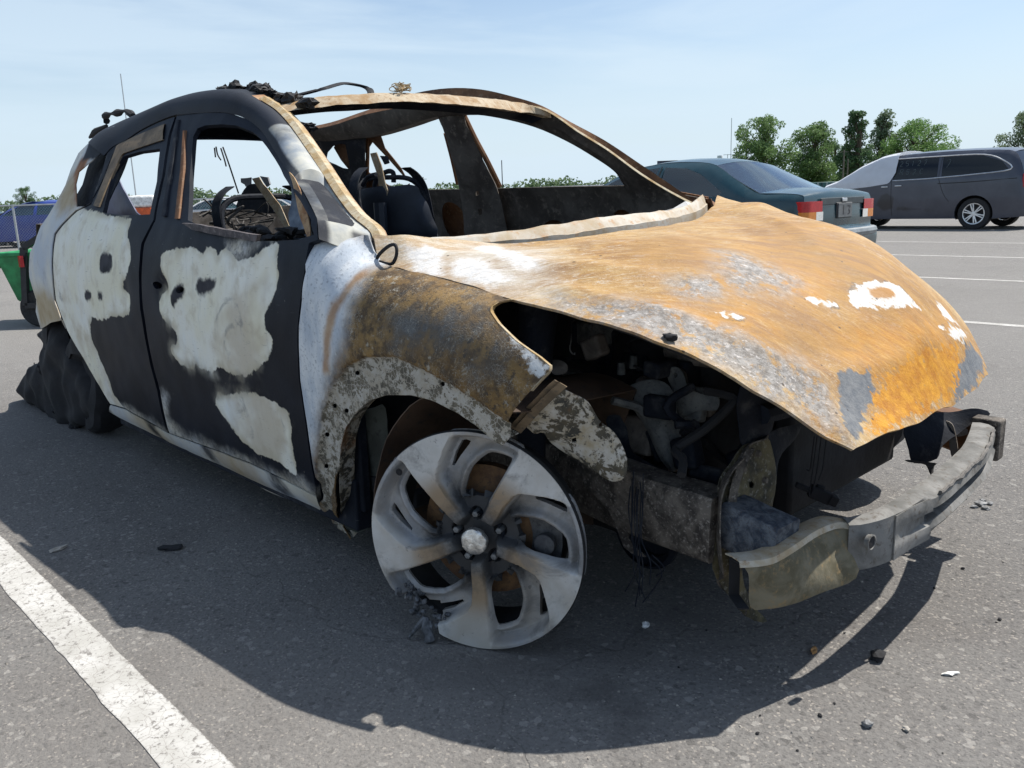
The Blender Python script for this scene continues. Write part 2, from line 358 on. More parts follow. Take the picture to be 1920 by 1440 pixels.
# ------- materials of the wreck
def char_nodes(n):
    a=n.noise(6,5,.6); b=n.noise(40,5,.7)
    c=n.mix(n.mr(a,.3,.75),(.0035,.0055,.011),(.010,.014,.024)); c=n.mix(n.mr(b,.64,.8,0,.4),c,(.05,.055,.065))
    st=n.noise(20,4,.6,co=n.map((1.2,1,9)),dist=.3); return n.mix(n.mr(st,.68,.76,0,.4),c,(.13,.14,.15))
def m_door():
    n=NM('scorched_door_paint'); c=char_nodes(n)
    k1=n.patch('cream',.003,.020,26,8); k2=n.patch('cream',.04,.045,11,7); kk_=n.mr(n.noise(3.1,4,.6,dist=.4),.55,.68); k=n.ma('ADD',n.ma('MULTIPLY',k1,n.ma('SUBTRACT',1.,kk_)),n.ma('MULTIPLY',k2,kk_)); chip=n.mr(n.noise(46,7,.78),.655,.69); k=n.ma('MAXIMUM',k,n.ma('MULTIPLY',chip,n.mr(n.attr('cream'),-.10,-.01,0,.8)))
    a=n.noise(5,4,.55); b=n.noise(13,5,.6); f=n.noise(70,4,.7)
    cr=n.mix(n.mr(a,.35,.65),(.76,.73,.58),(.80,.79,.71)); cr=n.mix(n.mr(b,.5,.72,0,.6),cr,(.52,.46,.34)); cr=n.mix(n.mr(f,.62,.8,0,.45),cr,(.34,.31,.26))
    sc=n.noise(14,3,.6,co=n.map((2.,1,12),(0,R_(25),0))); cr=n.mix(n.mr(sc,.67,.74,0,.7),cr,(.20,.20,.19))
    dr_=n.noise(7,5,.65,co=n.map((7,1,.8))); cr=n.mix(n.mr(dr_,.52,.75,0,.3),cr,(.44,.45,.43)); bl_=n.noise(3.3,5,.6,dist=.5); cr=n.mix(n.mr(bl_,.54,.70,0,.6),cr,(.72,.77,.80)); cr=n.mix(n.mr(n.noise(2.6,4,.6,co=n.map((1,1,1),(.5,.3,.8))),.50,.66,0,.6),cr,(.46,.38,.27))
    sm_=n.noise(4.4,6,.7,dist=.8); cr=n.mix(n.mr(sm_,.60,.74,0,.7),cr,(.15,.15,.16)); fine=n.noise(34,6,.75,co=n.map((1,1,5),(0,R_(-35),0))); cr=n.mix(n.mr(fine,.63,.70,0,.75),cr,(.13,.13,.13))
    rim=n.ma('MULTIPLY',n.mr(n.attr('cream'),.0,.03,.8,0),n.mr(n.noise(9,5,.6),.35,.6)); cr=n.mix(rim,cr,(.50,.45,.33))
    c=n.mix(k,c,cr)
    ash=n.patch('ash',.035,.05,12,6); c=n.mix(n.ma('MULTIPLY',ash,n.mr(f,.25,.6,.3,1.)),c,n.mix(n.mr(b,.3,.7),(.42,.43,.43),(.55,.51,.42)))
    d=n.patch('dark',.008,.024,24,7); c=n.mix(d,c,n.mix(n.mr(b,.3,.7),(.012,.014,.02),(.05,.05,.06)))
    n.bump(n.ma('ADD',n.ma('MULTIPLY',k,.5),n.ma('MULTIPLY',f,.5)),.25,.004)
    return n.set(c,n.mr(k,0,1,.55,.72),0,.16)
def m_quarter():
    n=NM('scorched_quarter_paint'); a=n.noise(4,5,.6); b=n.noise(16,5,.62); f=n.noise(80,4,.7)
    c=n.mix(n.mr(a,.32,.62),(.46,.50,.55),(.64,.62,.54)); c=n.mix(n.mr(b,.5,.72,0,.7),c,(.34,.36,.41))
    c=n.mix(n.mr(f,.62,.76,0,.6),c,(.2,.19,.18))
    t=n.patch('tan',.05,.05,9,5); c=n.mix(t,c,n.mix(n.mr(b,.3,.7),(.36,.27,.15),(.44,.36,.24)))
    r=n.patch('rust',.02,.03,14,5); c=n.mix(r,c,n.mix(n.mr(b,.3,.7),(.20,.075,.025),(.32,.16,.07)))
    d=n.patch('dark',.012,.018,18,5); c=n.mix(d,c,char_nodes(n))
    n.bump(f,.25,.004); return n.set(c,.7,0,.3)
def m_fender():
    n=NM('burnt_fender_rust'); a=n.noise(5,5,.6); b=n.noise(22,6,.68); f=n.noise(110,4,.7); w=n.noise(11,5,.6,dist=.8)
    wc_=n.t.nodes.new('ShaderNodeVectorMath'); wc_.operation='MULTIPLY_ADD'; wz_=n.t.nodes.new('ShaderNodeTexNoise'); wz_.inputs['Scale'].default_value=60; wz_.inputs['Detail'].default_value=4; n.L(n.tc.outputs['Object'],wz_.inputs['Vector']); n.L(wz_.outputs['Color'],wc_.inputs[0]); wc_.inputs[1].default_value=(.02,.02,.02); n.L(n.tc.outputs['Object'],wc_.inputs[2]); cell=n.vor(120,co=wc_.outputs[0],feat='DISTANCE_TO_EDGE'); cell2=n.vor(60,co=n.map((1,1,1),(.4,.2,.1)),feat='DISTANCE_TO_EDGE')
    base=n.mix(n.mr(a,.35,.65),(.15,.085,.028),(.25,.155,.055)); base=n.mix(n.mr(b,.40,.60),base,(.075,.048,.024)); base=n.mix(n.mr(f,.54,.72,0,.6),base,(.33,.24,.13)); base=n.mix(n.mr(n.noise(45,7,.78),.55,.62,0,.8),base,(.035,.03,.026)); base=n.mix(n.mr(n.noise(30,7,.78,co=n.map((1,1,1),(.7,.2,.1))),.585,.64,0,.75),base,(.36,.33,.27))
    dk=n.patch('slate',.05,.06,16,6); sl=n.mix(n.mr(b,.35,.65),(.045,.052,.062),(.13,.13,.125)); base=n.mix(n.ma('MULTIPLY',dk,n.mr(w,.3,.6,.25,1)),base,sl)
    crk=n.mr(cell,.0,.06,1,0); crk=n.ma('MULTIPLY',crk,n.mr(n.noise(16,5,.7),.46,.62)); base=n.mix(n.ma('MULTIPLY',crk,.5),base,(.42,.40,.34))
    p=n.patch('pale',.045,.05,10,5); pal=n.mix(n.mr(n.noise(7,5,.6,co=n.map((2.5,1,1))),.35,.65),(.44,.49,.55),(.66,.68,.69)); pal=n.mix(n.mr(f,.52,.72,0,.7),pal,(.17,.19,.22)); pal=n.mix(n.mr(n.noise(4,5,.65,co=n.map((2.5,1,.6))),.52,.66,0,.6),pal,(.22,.26,.31))
    c=n.mix(p,base,pal)
    s=n.patch('streak',.012,.02,12,5); c=n.mix(n.ma('MULTIPLY',s,.85),c,n.mix(n.mr(b,.3,.7),(.30,.15,.055),(.42,.27,.14)))
    # speckled wheel-arch flange: cream paint left between black cells
    fl=n.mr(n.attr('flange'),-.002,.003)
    sp=n.mr(n.ma('ADD',n.ma('MULTIPLY',n.noise(26,6,.72,dist=.5),.75),n.ma('MULTIPLY',n.noise(95,4,.7),.35)),.52,.575)
    sp=n.ma('MAXIMUM',sp,n.ma('MULTIPLY',n.mr(n.vor(75,co=n.map((1,1,1),(.3,.5,.2)),feat='DISTANCE_TO_EDGE'),.02,.055,1,0),n.mr(n.noise(12,3,.5),.4,.55)))
    flc=n.mix(sp,n.mix(n.mr(b,.3,.7),(.075,.068,.055),(.17,.145,.10)),n.mix(n.mr(b,.3,.7),(.34,.30,.23),(.47,.45,.41)))
    c=n.mix(fl,c,flc)
    wf=n.ma('MULTIPLY',n.patch('white',.006,.03,40,5),n.mr(n.noise(60,6,.75),.38,.46,.1,1)); c=n.mix(wf,c,(.62,.62,.60))
    n.bump(n.ma('ADD',n.ma('MULTIPLY',f,.6),n.ma('MULTIPLY',n.mr(cell,0,.1),n.mr(p,0,1,.6,0))),.4,.003)
    return n.set(c,.72,0,.35)
def m_hood():
    n=NM('burnt_hood_rust'); f=n.noise(130,4,.75); D=46
    st=n.noise(6,6,.7,co=n.rs(D,(1.,5.,2)),dist=.5); st2=n.noise(16,6,.72,co=n.rs(D-6,(1.,7,2)),dist=.4); st3=n.noise(34,6,.78,co=n.rs(D+5,(1.,5,2)),dist=.3)
    a=n.noise(2.6,6,.62,dist=.6); w=n.noise(5.5,6,.66,dist=1.0); m=n.noise(14,6,.7,dist=.5)
    c=n.ramp(n.ma('ADD',n.ma('MULTIPLY',a,.6),n.ma('MULTIPLY',st,.4)),[(.34,(.17,.082,.026)),(.43,(.29,.155,.047)),(.52,(.39,.24,.088)),(.62,(.46,.34,.18))])
    c=n.mix(n.mr(w,.55,.66,0,.75),c,n.mix(n.mr(m,.35,.65),(.40,.19,.028),(.46,.25,.05)))            # saturated orange blotches
    c=n.mix(n.mr(n.noise(3.4,6,.68,dist=.8,co=n.map((1,1,1),(.4,.1,.9))),.55,.66,0,.8),c,n.mix(n.mr(m,.3,.7),(.20,.105,.035),(.29,.165,.06)))   # brown
    c=n.mix(n.mr(st2,.54,.66,0,.7),c,(.54,.45,.31)); c=n.mix(n.mr(st3,.55,.66,0,.65),c,(.55,.49,.40)); c=n.mix(n.mr(n.noise(9,7,.75,co=n.rs(D+10,(1,2.6,1)),dist=.6),.58,.68,0,.6),c,(.46,.43,.40)); c=n.mix(n.mr(st3,.30,.42,.75,0),c,(.20,.11,.04))
    c=n.mix(n.mr(f,.55,.72,0,.6),c,(.17,.09,.035)); c=n.mix(n.mr(n.noise(85,5,.75),.58,.7,0,.55),c,(.58,.49,.36))
    c=n.mix(n.mr(n.noise(20,8,.82,co=n.rs(D,(1,1.7,1))),.50,.60,0,.6),c,n.mix(n.mr(m,.35,.65),(.19,.10,.032),(.30,.175,.065))); c=n.mix(n.mr(n.noise(26,8,.82,co=n.rs(D+8,(1,2.0,1))),.565,.62,0,.6),c,(.52,.48,.42)); c=n.mix(n.mr(n.noise(4.2,8,.78,dist=.5),.585,.65,0,.6),c,(.36,.34,.33))
    p=n.ma('MULTIPLY',n.patch('pale',.10,.12,7,6),n.mr(st,.32,.6,.35,1)); c=n.mix(n.ma('MULTIPLY',p,.88),c,n.mix(n.mr(st3,.35,.65),(.40,.36,.29),(.58,.57,.54)))
    br=n.ma('MULTIPLY',n.patch('brown',.06,.08,7,6),n.mr(n.noise(30,6,.72),.30,.6,.3,.9)); c=n.mix(br,c,n.mix(n.mr(st2,.35,.65),(.19,.105,.03),(.32,.18,.055)))
    zo=n.ma('MULTIPLY',n.patch('zone',.16,.12,5,6),n.mr(n.noise(8,6,.7,dist=.5),.34,.6,.35,.85)); c=n.mix(zo,c,n.mix(n.mr(st,.36,.62),(.23,.112,.028),(.37,.20,.058)))
    sa=n.ma('MULTIPLY',n.patch('sat',.07,.08,9,6),n.mr(m,.32,.6,.25,.95)); c=n.mix(sa,c,n.mix(n.mr(st2,.35,.65),(.38,.155,.014),(.50,.25,.035)))
    g=n.ma('MULTIPLY',n.patch('grey',.045,.06,14,8),n.mr(n.noise(26,7,.75),.38,.50,.0,.95)); gc=n.mix(n.mr(n.noise(60,5,.78),.38,.62),(.145,.135,.125),(.31,.295,.28)); gc=n.mix(n.mr(n.noise(48,6,.8,co=n.rs(D,(1,2,1))),.56,.63),gc,(.52,.49,.47)); c=n.mix(g,c,gc)
    bl=n.patch('blue',.004,.028,34,8); c=n.mix(bl,c,n.mix(n.mr(n.noise(50,5,.7),.3,.7),(.095,.105,.12),(.17,.175,.18)))
    o=n.patch('orange',.003,.040,40,8); oc=n.mix(n.mr(n.noise(30,6,.75),.32,.68),(.36,.135,.006),(.56,.27,.018)); isl=n.mr(n.noise(42,7,.75),.36,.40); c=n.mix(n.ma('MULTIPLY',o,isl),c,oc)
    wm_=n.patch('white',.003,.026,38,8); rimm=n.ma('MULTIPLY',n.patch('white',.003,.026,38,8,-.006),n.mr(n.noise(20,3,.5),.5,.6)); c=n.mix(n.ma('MULTIPLY',rimm,.7),c,(.10,.085,.07))
    c=n.mix(n.ma('MULTIPLY',wm_,n.mr(n.noise(55,6,.75,co=n.rs(D,(1,2.2,1))),.34,.44,.15,1)),c,n.mix(n.mr(f,.3,.7),(.50,.48,.45),(.64,.63,.60)))
    gloss=n.ma('MULTIPLY',n.patch('ash',.016,.045,24,8),n.mr(n.noise(40,6,.75,co=n.rs(D,(1,2.2,1))),.30,.5,.2,1)); c=n.mix(gloss,c,n.mix(n.mr(st3,.35,.65),(.50,.49,.48),(.66,.65,.63)))  # glossy highlights painted white into the rear of the hood
    rr=n.patch('rust2',.004,.014,40,6); c=n.mix(rr,c,(.36,.18,.05))
    pit=n.mr(n.ma('ADD',n.vor(24),n.ma('MULTIPLY',n.noise(9,3,.5),.35)),.20,.24,1,0); c=n.mix(n.ma('MULTIPLY',pit,.85),c,(.05,.035,.025))
    n.bump(n.ma('ADD',n.ma('ADD',f,n.ma('MULTIPLY',st3,1.2)),n.ma('MULTIPLY',n.noise(45,5,.7),.8)),.5,.003)
    return n.set(c,n.mr(st,.3,.7,.5,.75),0,.3)
def m_apillar():
    n=NM('scorched_pillar_paint'); c=char_nodes(n); b=n.noise(18,5,.6); f=n.noise(80,4,.7)
    p=n.patch('pale',.06,.09,8,6); pal=n.mix(n.mr(n.noise(6,4,.6),.35,.65),(.20,.24,.29),(.46,.45,.39)); pal=n.mix(n.mr(b,.55,.75,0,.5),pal,(.20,.22,.26))
    c=n.mix(p,c,pal); r=n.patch('rust',.012,.02,20,5); c=n.mix(r,c,n.mix(n.mr(b,.3,.7),(.26,.13,.06),(.46,.33,.20)))
    n.bump(f,.25,.003); return n.set(c,.66,0,.35)
def m_char(name='charred_metal',tint=(1,1,1),br=1.):
    n=NM(name); c=char_nodes(n); mm=n.mix(1.,c,c); b=n.noise(15,6,.65)
    c=n.mix(n.mr(b,.5,.75,0,.6),c,tuple(.09*br*t for t in tint)); n.bump(n.noise(60,5,.7),.5,.004); return n.set(c,.78,0,.3)
def m_rust(name,c1,c2,c3,sc=8,spec=.3):
    n=NM(name); a=n.noise(sc,6,.65,dist=.4); b=n.noise(sc*5,5,.7); c=n.mix(n.mr(a,.35,.65),c1,c2); c=n.mix(n.mr(b,.52,.7,0,.8),c,c3); n.bump(b,.4,.003); return n.set(c,.72,0,spec)
def m_speck():
    n=NM('blistered_paint'); b=n.noise(25,5,.65); sp=n.mr(n.ma('ADD',n.ma('MULTIPLY',n.noise(20,6,.72,dist=.5),.75),n.ma('MULTIPLY',n.noise(90,4,.7),.35)),.52,.575)
    c=n.mix(sp,n.mix(n.mr(b,.3,.7),(.04,.042,.04),(.12,.10,.065)),n.mix(n.mr(b,.3,.7),(.34,.28,.18),(.52,.50,.46))); c=n.mix(n.mr(n.noise(6,4,.6),.6,.7,0,.7),c,(.24,.12,.05)); n.bump(sp,.5,.003); return n.set(c,.7,0,.3)
M_DOOR=m_door(); M_QUART=m_quarter(); M_FEND=m_fender(); M_HOOD=m_hood(); M_APIL=m_apillar(); M_CHAR=m_char(); M_SPECK=m_speck()
M_SOOT=plain('soot',(.012,.012,.014),.9,0,.4,15,bump=.4)
M_INNER=m_rust('scorched_inner_steel',(.055,.045,.038),(.12,.105,.09),(.20,.17,.14),6)
M_DRAIL=m_rust('grey_burnt_steel',(.10,.085,.07),(.22,.19,.165),(.06,.05,.045),12)
M_RUSTB=m_rust('brown_rust',(.10,.045,.02),(.19,.09,.04),(.26,.17,.10),9)
M_RUSTT=m_rust('tan_rust',(.27,.17,.08),(.41,.345,.25),(.17,.085,.035),15)
M_CREAM=m_rust('yellowed_flange',(.33,.225,.10),(.47,.42,.31),(.20,.10,.04),18)
M_ALU=m_rust('dull_ash_aluminium',(.42,.42,.42),(.54,.53,.51),(.33,.32,.31),9)

# ------- traced panel outlines (photo pixels on the side surface)
FD=tr([(600,950),(593,913),(573,797),(560,713),(557,613),(563,563),(570,510),(579,456),(596,449),(596,413),(566,355),(532,309),(499,256),(466,224),(440,215),(417,211),(395,211),(367,213),(345,215),(331,217),(322,250),(308,330),(291,413),(284,428),(271,457),(267,490),(267,580),(279,650),(301,735),(319,812),(467,866),(594,930)])
FDW=tr([(353,413),(357,307),(362,256),(370,241),(385,235),(415,233),(443,235),(473,247),(493,267),(533,330),(563,376),(583,412),(588,440),(560,449),(520,452),(480,452),(440,441),(390,428)])
RD=tr([(127,620),(160,677),(187,723),(207,757),(233,765),(314,810),(296,735),(274,650),(262,580),(262,490),(266,457),(279,428),(287,413),(303,330),(317,250),(327,219),(293,231),(262,247),(234,266),(214,292),(194,340),(172,384),(145,396),(120,420),(105,440),(101,480),(101,520),(105,563)])
RDW=tr([(192,399),(203,355),(215,318),(232,293),(262,284),(300,279),(293,340),(281,402),(235,404)])
QP=tr([(231,262),(210,290),(190,340),(169,382),(141,394),(116,418),(101,438),(97,480),(97,520),(101,563),(112,592),(123,616),(117,600),(95,605),(77,617),(67,585),(58,563),(55,520),(57,473),(65,457),(75,427),(93,400),(110,373),(123,347),(133,317),(147,287),(167,267),(187,249),(214,236)])
QW=tr([(142,388),(141,345),(147,322),(173,300),(205,275),(190,322),(172,378),(160,386)])
SILL=tr([(207,760),(233,768),(314,813),(467,869),(594,933),(601,953),(601,962),(567,947),(500,920),(433,884),(333,837),(230,786),(205,772)])
C1=tr(crom([(302,482),(313,470),(333,467),(363,463),(377,474),(388,464),(402,467),(408,483),(417,467),(433,471),(447,488),(467,484),(490,470),(503,458),(520,457),(517,487),(520,520),(510,560),(507,573),(497,590),(497,613),(510,637),(503,670),(480,693),(460,703),(433,697),(415,686),(400,698),(377,693),(367,681),(360,692),(337,680),(322,660),(325,647),(333,643),(330,623),(320,610),(303,593),(297,573),(300,553),(307,533),(300,505)],3))
C1D=tr(crom([(366,526),(390,523),(405,525),(397,540),(383,553),(368,553)],3)); C1H=tr(crom([(331,540),(340,534),(347,540),(344,556),(330,575),(325,565)],3))
C2=tr([(408,737),(433,740),(450,733),(480,737),(507,750),(540,770),(547,800),(550,847),(560,900),(540,880),(513,863),(480,850),(457,827),(433,800),(402,757)])
C3=tr([(247,412),(240,437),(245,457),(247,483),(240,510),(227,530),(225,543),(240,553),(243,567),(240,587),(230,593),(207,593),(193,600),(173,597),(168,607),(173,637),(187,673),(203,710),(213,740),(235,768),(205,765),(187,730),(160,685),(127,630),(95,563),(92,480),(92,430),(140,385),(190,400)])
C3D=tr(crom([(190,477),(200,473),(210,483),(208,503),(200,512),(187,507)],3)); C3E=tr(crom([(158,548),(168,546),(170,560),(160,562)],3)); C3F=tr(crom([(184,546),(192,548),(190,562),(184,560)],3))
ASHF=tr([(300,740),(312,740),(318,790),(345,815),(420,845),(520,890),(570,905),(594,925),(594,935),(467,872),(319,818),(306,790)])
ASHR=tr([(205,762),(260,785),(320,815),(305,802),(240,765)])
ASHT=tr([(420,455),(480,458),(470,470),(450,485),(430,478)])
h=lambda *p:tr(crom(list(p),3))
H1=h((285,531),(291,528),(297,533),(296,541),(289,541)); H2=h((336,539),(343,537),(346,544),(340,550),(335,546))
H3=h((117,488),(124,484),(130,490),(129,498),(122,498)); H4=h((150,490),(156,488),(157,494),(152,497))
def dpt(px,py): q=tr([(px,py)])[0]; return q[0],q[1]
fdoor=side_panel('front_door',FD,[FDW,H1,H2],{'cream':[C1,C2],'dark':[C1D,C1H],'ash':[ASHF,ASHT]},M_DOOR,.0105,thick=.016,dents=[(*dpt(305,545),.05,.018),(*dpt(330,555),.05,-.010),(*dpt(430,640),.16,-.008),(*dpt(380,540),.09,.008),(*dpt(500,520),.05,.010)])
tag(fdoor,'front door scorched black with cream patches')
rdoor=side_panel('rear_door',RD,[RDW],{'cream':[C3],'dark':[C3D,C3E,C3F],'ash':[ASHR]},M_DOOR,.0105,thick=.016,dents=[(*dpt(230,545),.06,.012),(*dpt(170,480),.1,-.006)])
TAN=tr([(57,560),(60,540),(85,545),(100,560),(125,610),(77,617)]); TAN2=tr([(110,373),(133,330),(145,330),(140,395),(110,400)])
QDK=tr([(214,236),(187,249),(167,267),(155,300),(175,300),(205,285),(231,262)]); QR=tr([(140,385),(138,330),(150,300),(185,262),(200,250),(200,262),(165,300),(150,330),(150,385)])
QDK2=tr([(205,272),(231,262),(212,290),(192,340),(171,384),(155,392),(150,386),(172,376),(188,322)])
quart=side_panel('rear_quarter',QP,[QW,H3],{'tan':[TAN,TAN2],'dark':[QDK,QDK2],'rust':[QR]},M_QUART,.014)
sill=side_panel('sill',SILL,[],{'tan':lambda v:.03*np.sin(v[:,0]*9)-.01,'dark':lambda v:.05*np.sin(v[:,0]*13+1)-.045,'rust':lambda v:v[:,0]*0-1},M_QUART,.01)
# inner skin behind the doors (dark, so that holes and window slots have depth)
def inner_skin(name,out,holes,mat,dy=.09,step=.03):
    v,F=cdt(np.asarray(out),holes,step); V=np.stack([v[:,0],-S(v[:,0],v[:,1])+dy,v[:,1]],-1)
    V[:,1]+=np.array([.006*mnoise.noise(Vector((p[0]*9,p[2]*9,3.1))) for p in V])
    return mesh(name,V,F,mat,SUV,thick=.004)
idoor=inner_skin('inner_door_panel',[(-.64,.22),(-.62,.88),(-1.64,.92),(-1.66,.22)],[],M_CHAR)
irdoor=inner_skin('inner_door_panel',[(-1.72,.22),(-1.70,.94),(-2.40,.96),(-2.62,.90),(-2.62,.56),(-2.30,.25)],[],M_CHAR)
inner_skin('inner_quarter_panel',QP,[],M_CHAR,.07)
# ------- fender
FO=[(579,456),(600,447),(640,442),(690,441),(700,470),(708,490),(750,505),(827,522),(900,542),(957,561),(938,565),(924,571),(917,583),(933,607),(967,640),(1010,670),(1030,687),(1027,697),(993,733),(960,773),(948,797),(947,823),(933,838),(917,830),(883,800),(850,777),(803,753),(763,743),(717,742),(683,753),(657,777),(640,803),(630,840),(628,907),(632,948),(640,983),(657,1011),(626,993),(608,962),(600,930),(595,910),(576,797),(563,713),(560,613),(566,563),(573,510)]
FN=tr(FO,SF)
FLG=tr([(595,830),(600,773),(620,723),(650,687),(683,670),(737,670),(783,690),(840,720),(883,747),(952,795),(947,850),(933,850),(883,812),(803,765),(717,752),(660,785),(640,840),(640,985),(660,1020),(620,1000),(598,940)],SF)
PALE=tr([(575,440),(700,440),(720,495),(693,503),(667,540),(650,590),(645,640),(630,690),(612,725),(600,780),(598,1020),(560,900),(550,600)],SF)
STREAK=tr([(690,505),(683,517),(655,550),(630,590),(620,640),(618,700),(604,700),(606,640),(615,590),(643,545),(672,510)],SF)
SLATE=[tr(crom([(730,600),(770,575),(830,585),(880,590),(905,620),(880,650),(820,640),(770,650),(735,635)],2),SF),tr(crom([(880,640),(930,640),(940,670),(890,690)],2),SF)]
WH=tr([(955,625),(1030,687),(1010,706),(985,690),(975,660)],SF)
ahole=[tr(crom([(x-3,y-4),(x+4,y-3),(x+3,y+4),(x-4,y+3)],2),SF) for x,y in [(661,701),(619,763),(641,772),(821,722),(605,817),(604,876)]]
def fl_off(v):
    d=sdf(v,FLG); return .013*np.clip((d+.002)/.006,0,1)
fender=side_panel('front_fender',FN,ahole,{'flange':[FLG],'pale':[PALE],'streak':[STREAK],'slate':SLATE,'white':[WH]},M_FEND,.0085,surf=SF,thick=.003,dent=.002,yoff=fl_off)
tag(fender,'front fender pale at the door and rust brown ahead, blistered around the arch')
# turned-in lip of the arch
lip=FN[[FO.index(p) for p in FO[22:38]]]; lip=rn(lip,60); L3=np.stack([lip[:,0],-SF(lip[:,0],lip[:,1])+.012,lip[:,1]],-1)
MB().loft([L3+np.array([0,.002,0]),L3+np.array([0,.02,.012]),L3+np.array([0,.05,.016])]).build('arch_lip',M_SPECK,fender,thick=.002)
# front-edge return of the fender (towards the lamp opening)
fe=FN[9:19]; fe=rn(fe,40); f3=np.stack([fe[:,0],-SF(fe[:,0],fe[:,1])+.002,fe[:,1]],-1)
MB().loft([f3,f3+np.array([-.002,.005,-.001]),f3+np.array([-.008,.016,-.004])]).build('lamp_flange',M_CREAM,fender,thick=.002)

def onS(pts,o=.004): q=tr(pts); return np.stack([q[:,0],-S(q[:,0],q[:,1])-o,q[:,1]],-1)
def s_strip(name,a,b,mat,parent,o=.006,n=24):
    A=rn(onS(a,o),n); B=rn(onS(b,o),n); A2=A+np.array([0,.012,0]); B2=B+np.array([0,.012,0]); return MB().loft([A2,A,(A+B)/2+np.array([0,-.003,0]),B,B2]).build(name,mat,parent,thick=.002)
M_FRM=m_rust('olive_frame_rust',(.10,.075,.05),(.22,.16,.10),(.05,.05,.05),11)
s_strip('window_frame_strip',[(200,330),(222,272),(262,253),(311,233)],[(209,335),(232,288),(266,276),(308,262)],M_FRM,rdoor)
s_strip('window_frame_strip',[(178,385),(200,330)],[(188,388),(209,335)],M_FRM,rdoor)
s_strip('pillar_ridge',[(333,225),(322,300),(306,405)],[(338,225),(328,300),(313,405)],M_CHAR,fdoor)
s_strip('pillar_ridge',[(346,245),(341,320),(331,410)],[(350,245),(347,320),(338,410)],M_RUSTB,fdoor)

for nm,c,sz in (('centre_light_stop',(-1.69,-.80,.56),(.16,.03,.78)),('hinge_light_stop',(-.60,-.80,.53),(.13,.03,.72)),('rear_light_stop',(-2.34,-.79,.55),(.24,.03,.70)),('rocker_light_stop',(-1.45,-.795,.19),(1.80,.07,.15))):  # unseen plates added to stop sunlight leaking through the door gaps
    MB().box(c,sz).build(nm,M_CHAR,SUV,bevel=.006)
# ------------------------------------------------------------------ hood (thin-plate surface through measured points)
def tps(P,z):
    n=len(P); d=np.linalg.norm(P[:,None]-P[None],axis=2); K=np.where(d>0,d*d*np.log(d+1e-12),0)+np.eye(n)*2e-4
    A=np.zeros((n+3,n+3)); A[:n,:n]=K; A[:n,n]=1; A[:n,n+1:]=P; A[n,:n]=1; A[n+1:,:n]=P.T
    w=np.linalg.solve(A,np.r_[z,0,0,0])
    def f(x,y):
        x=np.asarray(x,float); y=np.asarray(y,float); sh=x.shape; Q=np.stack([x.ravel(),y.ravel()],-1)
        d=np.linalg.norm(Q[:,None]-P[None],axis=2); K=np.where(d>0,d*d*np.log(d+1e-12),0)
        return (K@w[:n]+w[n]+Q@w[n+1:]).reshape(sh)
    return f
xr=lambda y:-.20-.29*(np.abs(y)/.76)**2.2
rear=[hit(*p,lambda x,y,z:x-xr(y)) for p in [(700,438),(760,440),(824,448),(937,457),(1025,452),(1156,437),(1256,422),(1310,411)]]
rear+=[np.array(p) for p in [(-.33,.56,.948),(-.405,.69,.978)]]
right=[at(*p,Y=y) for p,y in [((709,488),-.775),((750,503),-.772),((827,520),-.768),((900,540),-.764),((957,560),-.76),((1008,572),-.755),((1071,589),-.745),((1140,607),-.735),((1227,638),-.715),((1314,673),-.685),((1366,702),-.66),((1413,735),-.63),((1483,773),-.58),((1541,812),-.535),((1600,845),-.49)]]
front=[at(*p,Y=y) for p,y in [((1646,820),-.38),((1724,790),-.17),((1786,762),.06),((1833,730),.25)]]
left=[at(*p,Y=y) for p,y in [((1853,703),.40),((1849,685),.45),((1837,655),.52),((1819,621),.575),((1800,595),.61),((1770,561),.65),((1736,531),.68),((1687,497),.705),((1639,471),.72),((1594,449),.73),((1537,424),.735),((1485,407),.735),((1410,385),.73),((1361,371),.725)]]
crease=[at(*p,Y=y) for p,y in [((1530,715),-.43),((1440,668),-.53),((1330,620),-.585),((1180,570),-.64),((1050,540),-.675),((930,508),-.695),((800,478),-.70)]]
crease2=[at(*p,Y=y) for p,y in [((1640,690),-.2),((1740,655),.05),((1800,640),.3)]]
cen=[(-.05,0,.905),(.1,0,.890),(.25,0,.862),(.4,0,.80),(.5,.05,.735),(-.05,.4,.922),(.15,.4,.898),(.3,.4,.845),(-.05,-.4,.885),(.12,-.4,.868),(.28,-.4,.825),(.4,-.35,.765),(-.2,.65,.955)]
CP=np.array(rear+right+front+left+crease+crease2+[np.array(c,float) for c in cen])
HZ=tps(CP[:,:2],CP[:,2])
def trh(pts):
    out=[]
    for p in pts:
        q=hit(p[0],p[1],lambda x,y,z:z-HZ(x,y),1.0,4.2,700); out.append(q[:2])
    return np.array(out)
HO=np.vstack([np.array(rear)[:,:2],[(-.425,.728)],np.array(left[::-1])[:,:2],np.array(front[::-1])[:,:2],np.array(right[::-1])[:,:2]])
hv,hF=cdt(HO,[],.011)
hz=HZ(hv[:,0],hv[:,1])
hz+=np.array([.004*mnoise.noise(Vector((p[0]*5,p[1]*5,1)))+.0016*mnoise.noise(Vector((p[0]*17,p[1]*17,4))) for p in hv])
def pdist(P,line):
    d=np.full(len(P),9.)
    for a,b in zip(line[:-1],line[1:]):
        ab=b-a; t=np.clip(((P-a)@ab)/(ab@ab),0,1); d=np.minimum(d,np.linalg.norm(P-a-t[:,None]*ab,axis=1))
    return d
hz+=np.array([.005*mnoise.noise(Vector((p[0]*8,p[1]*8,7))) for p in hv])
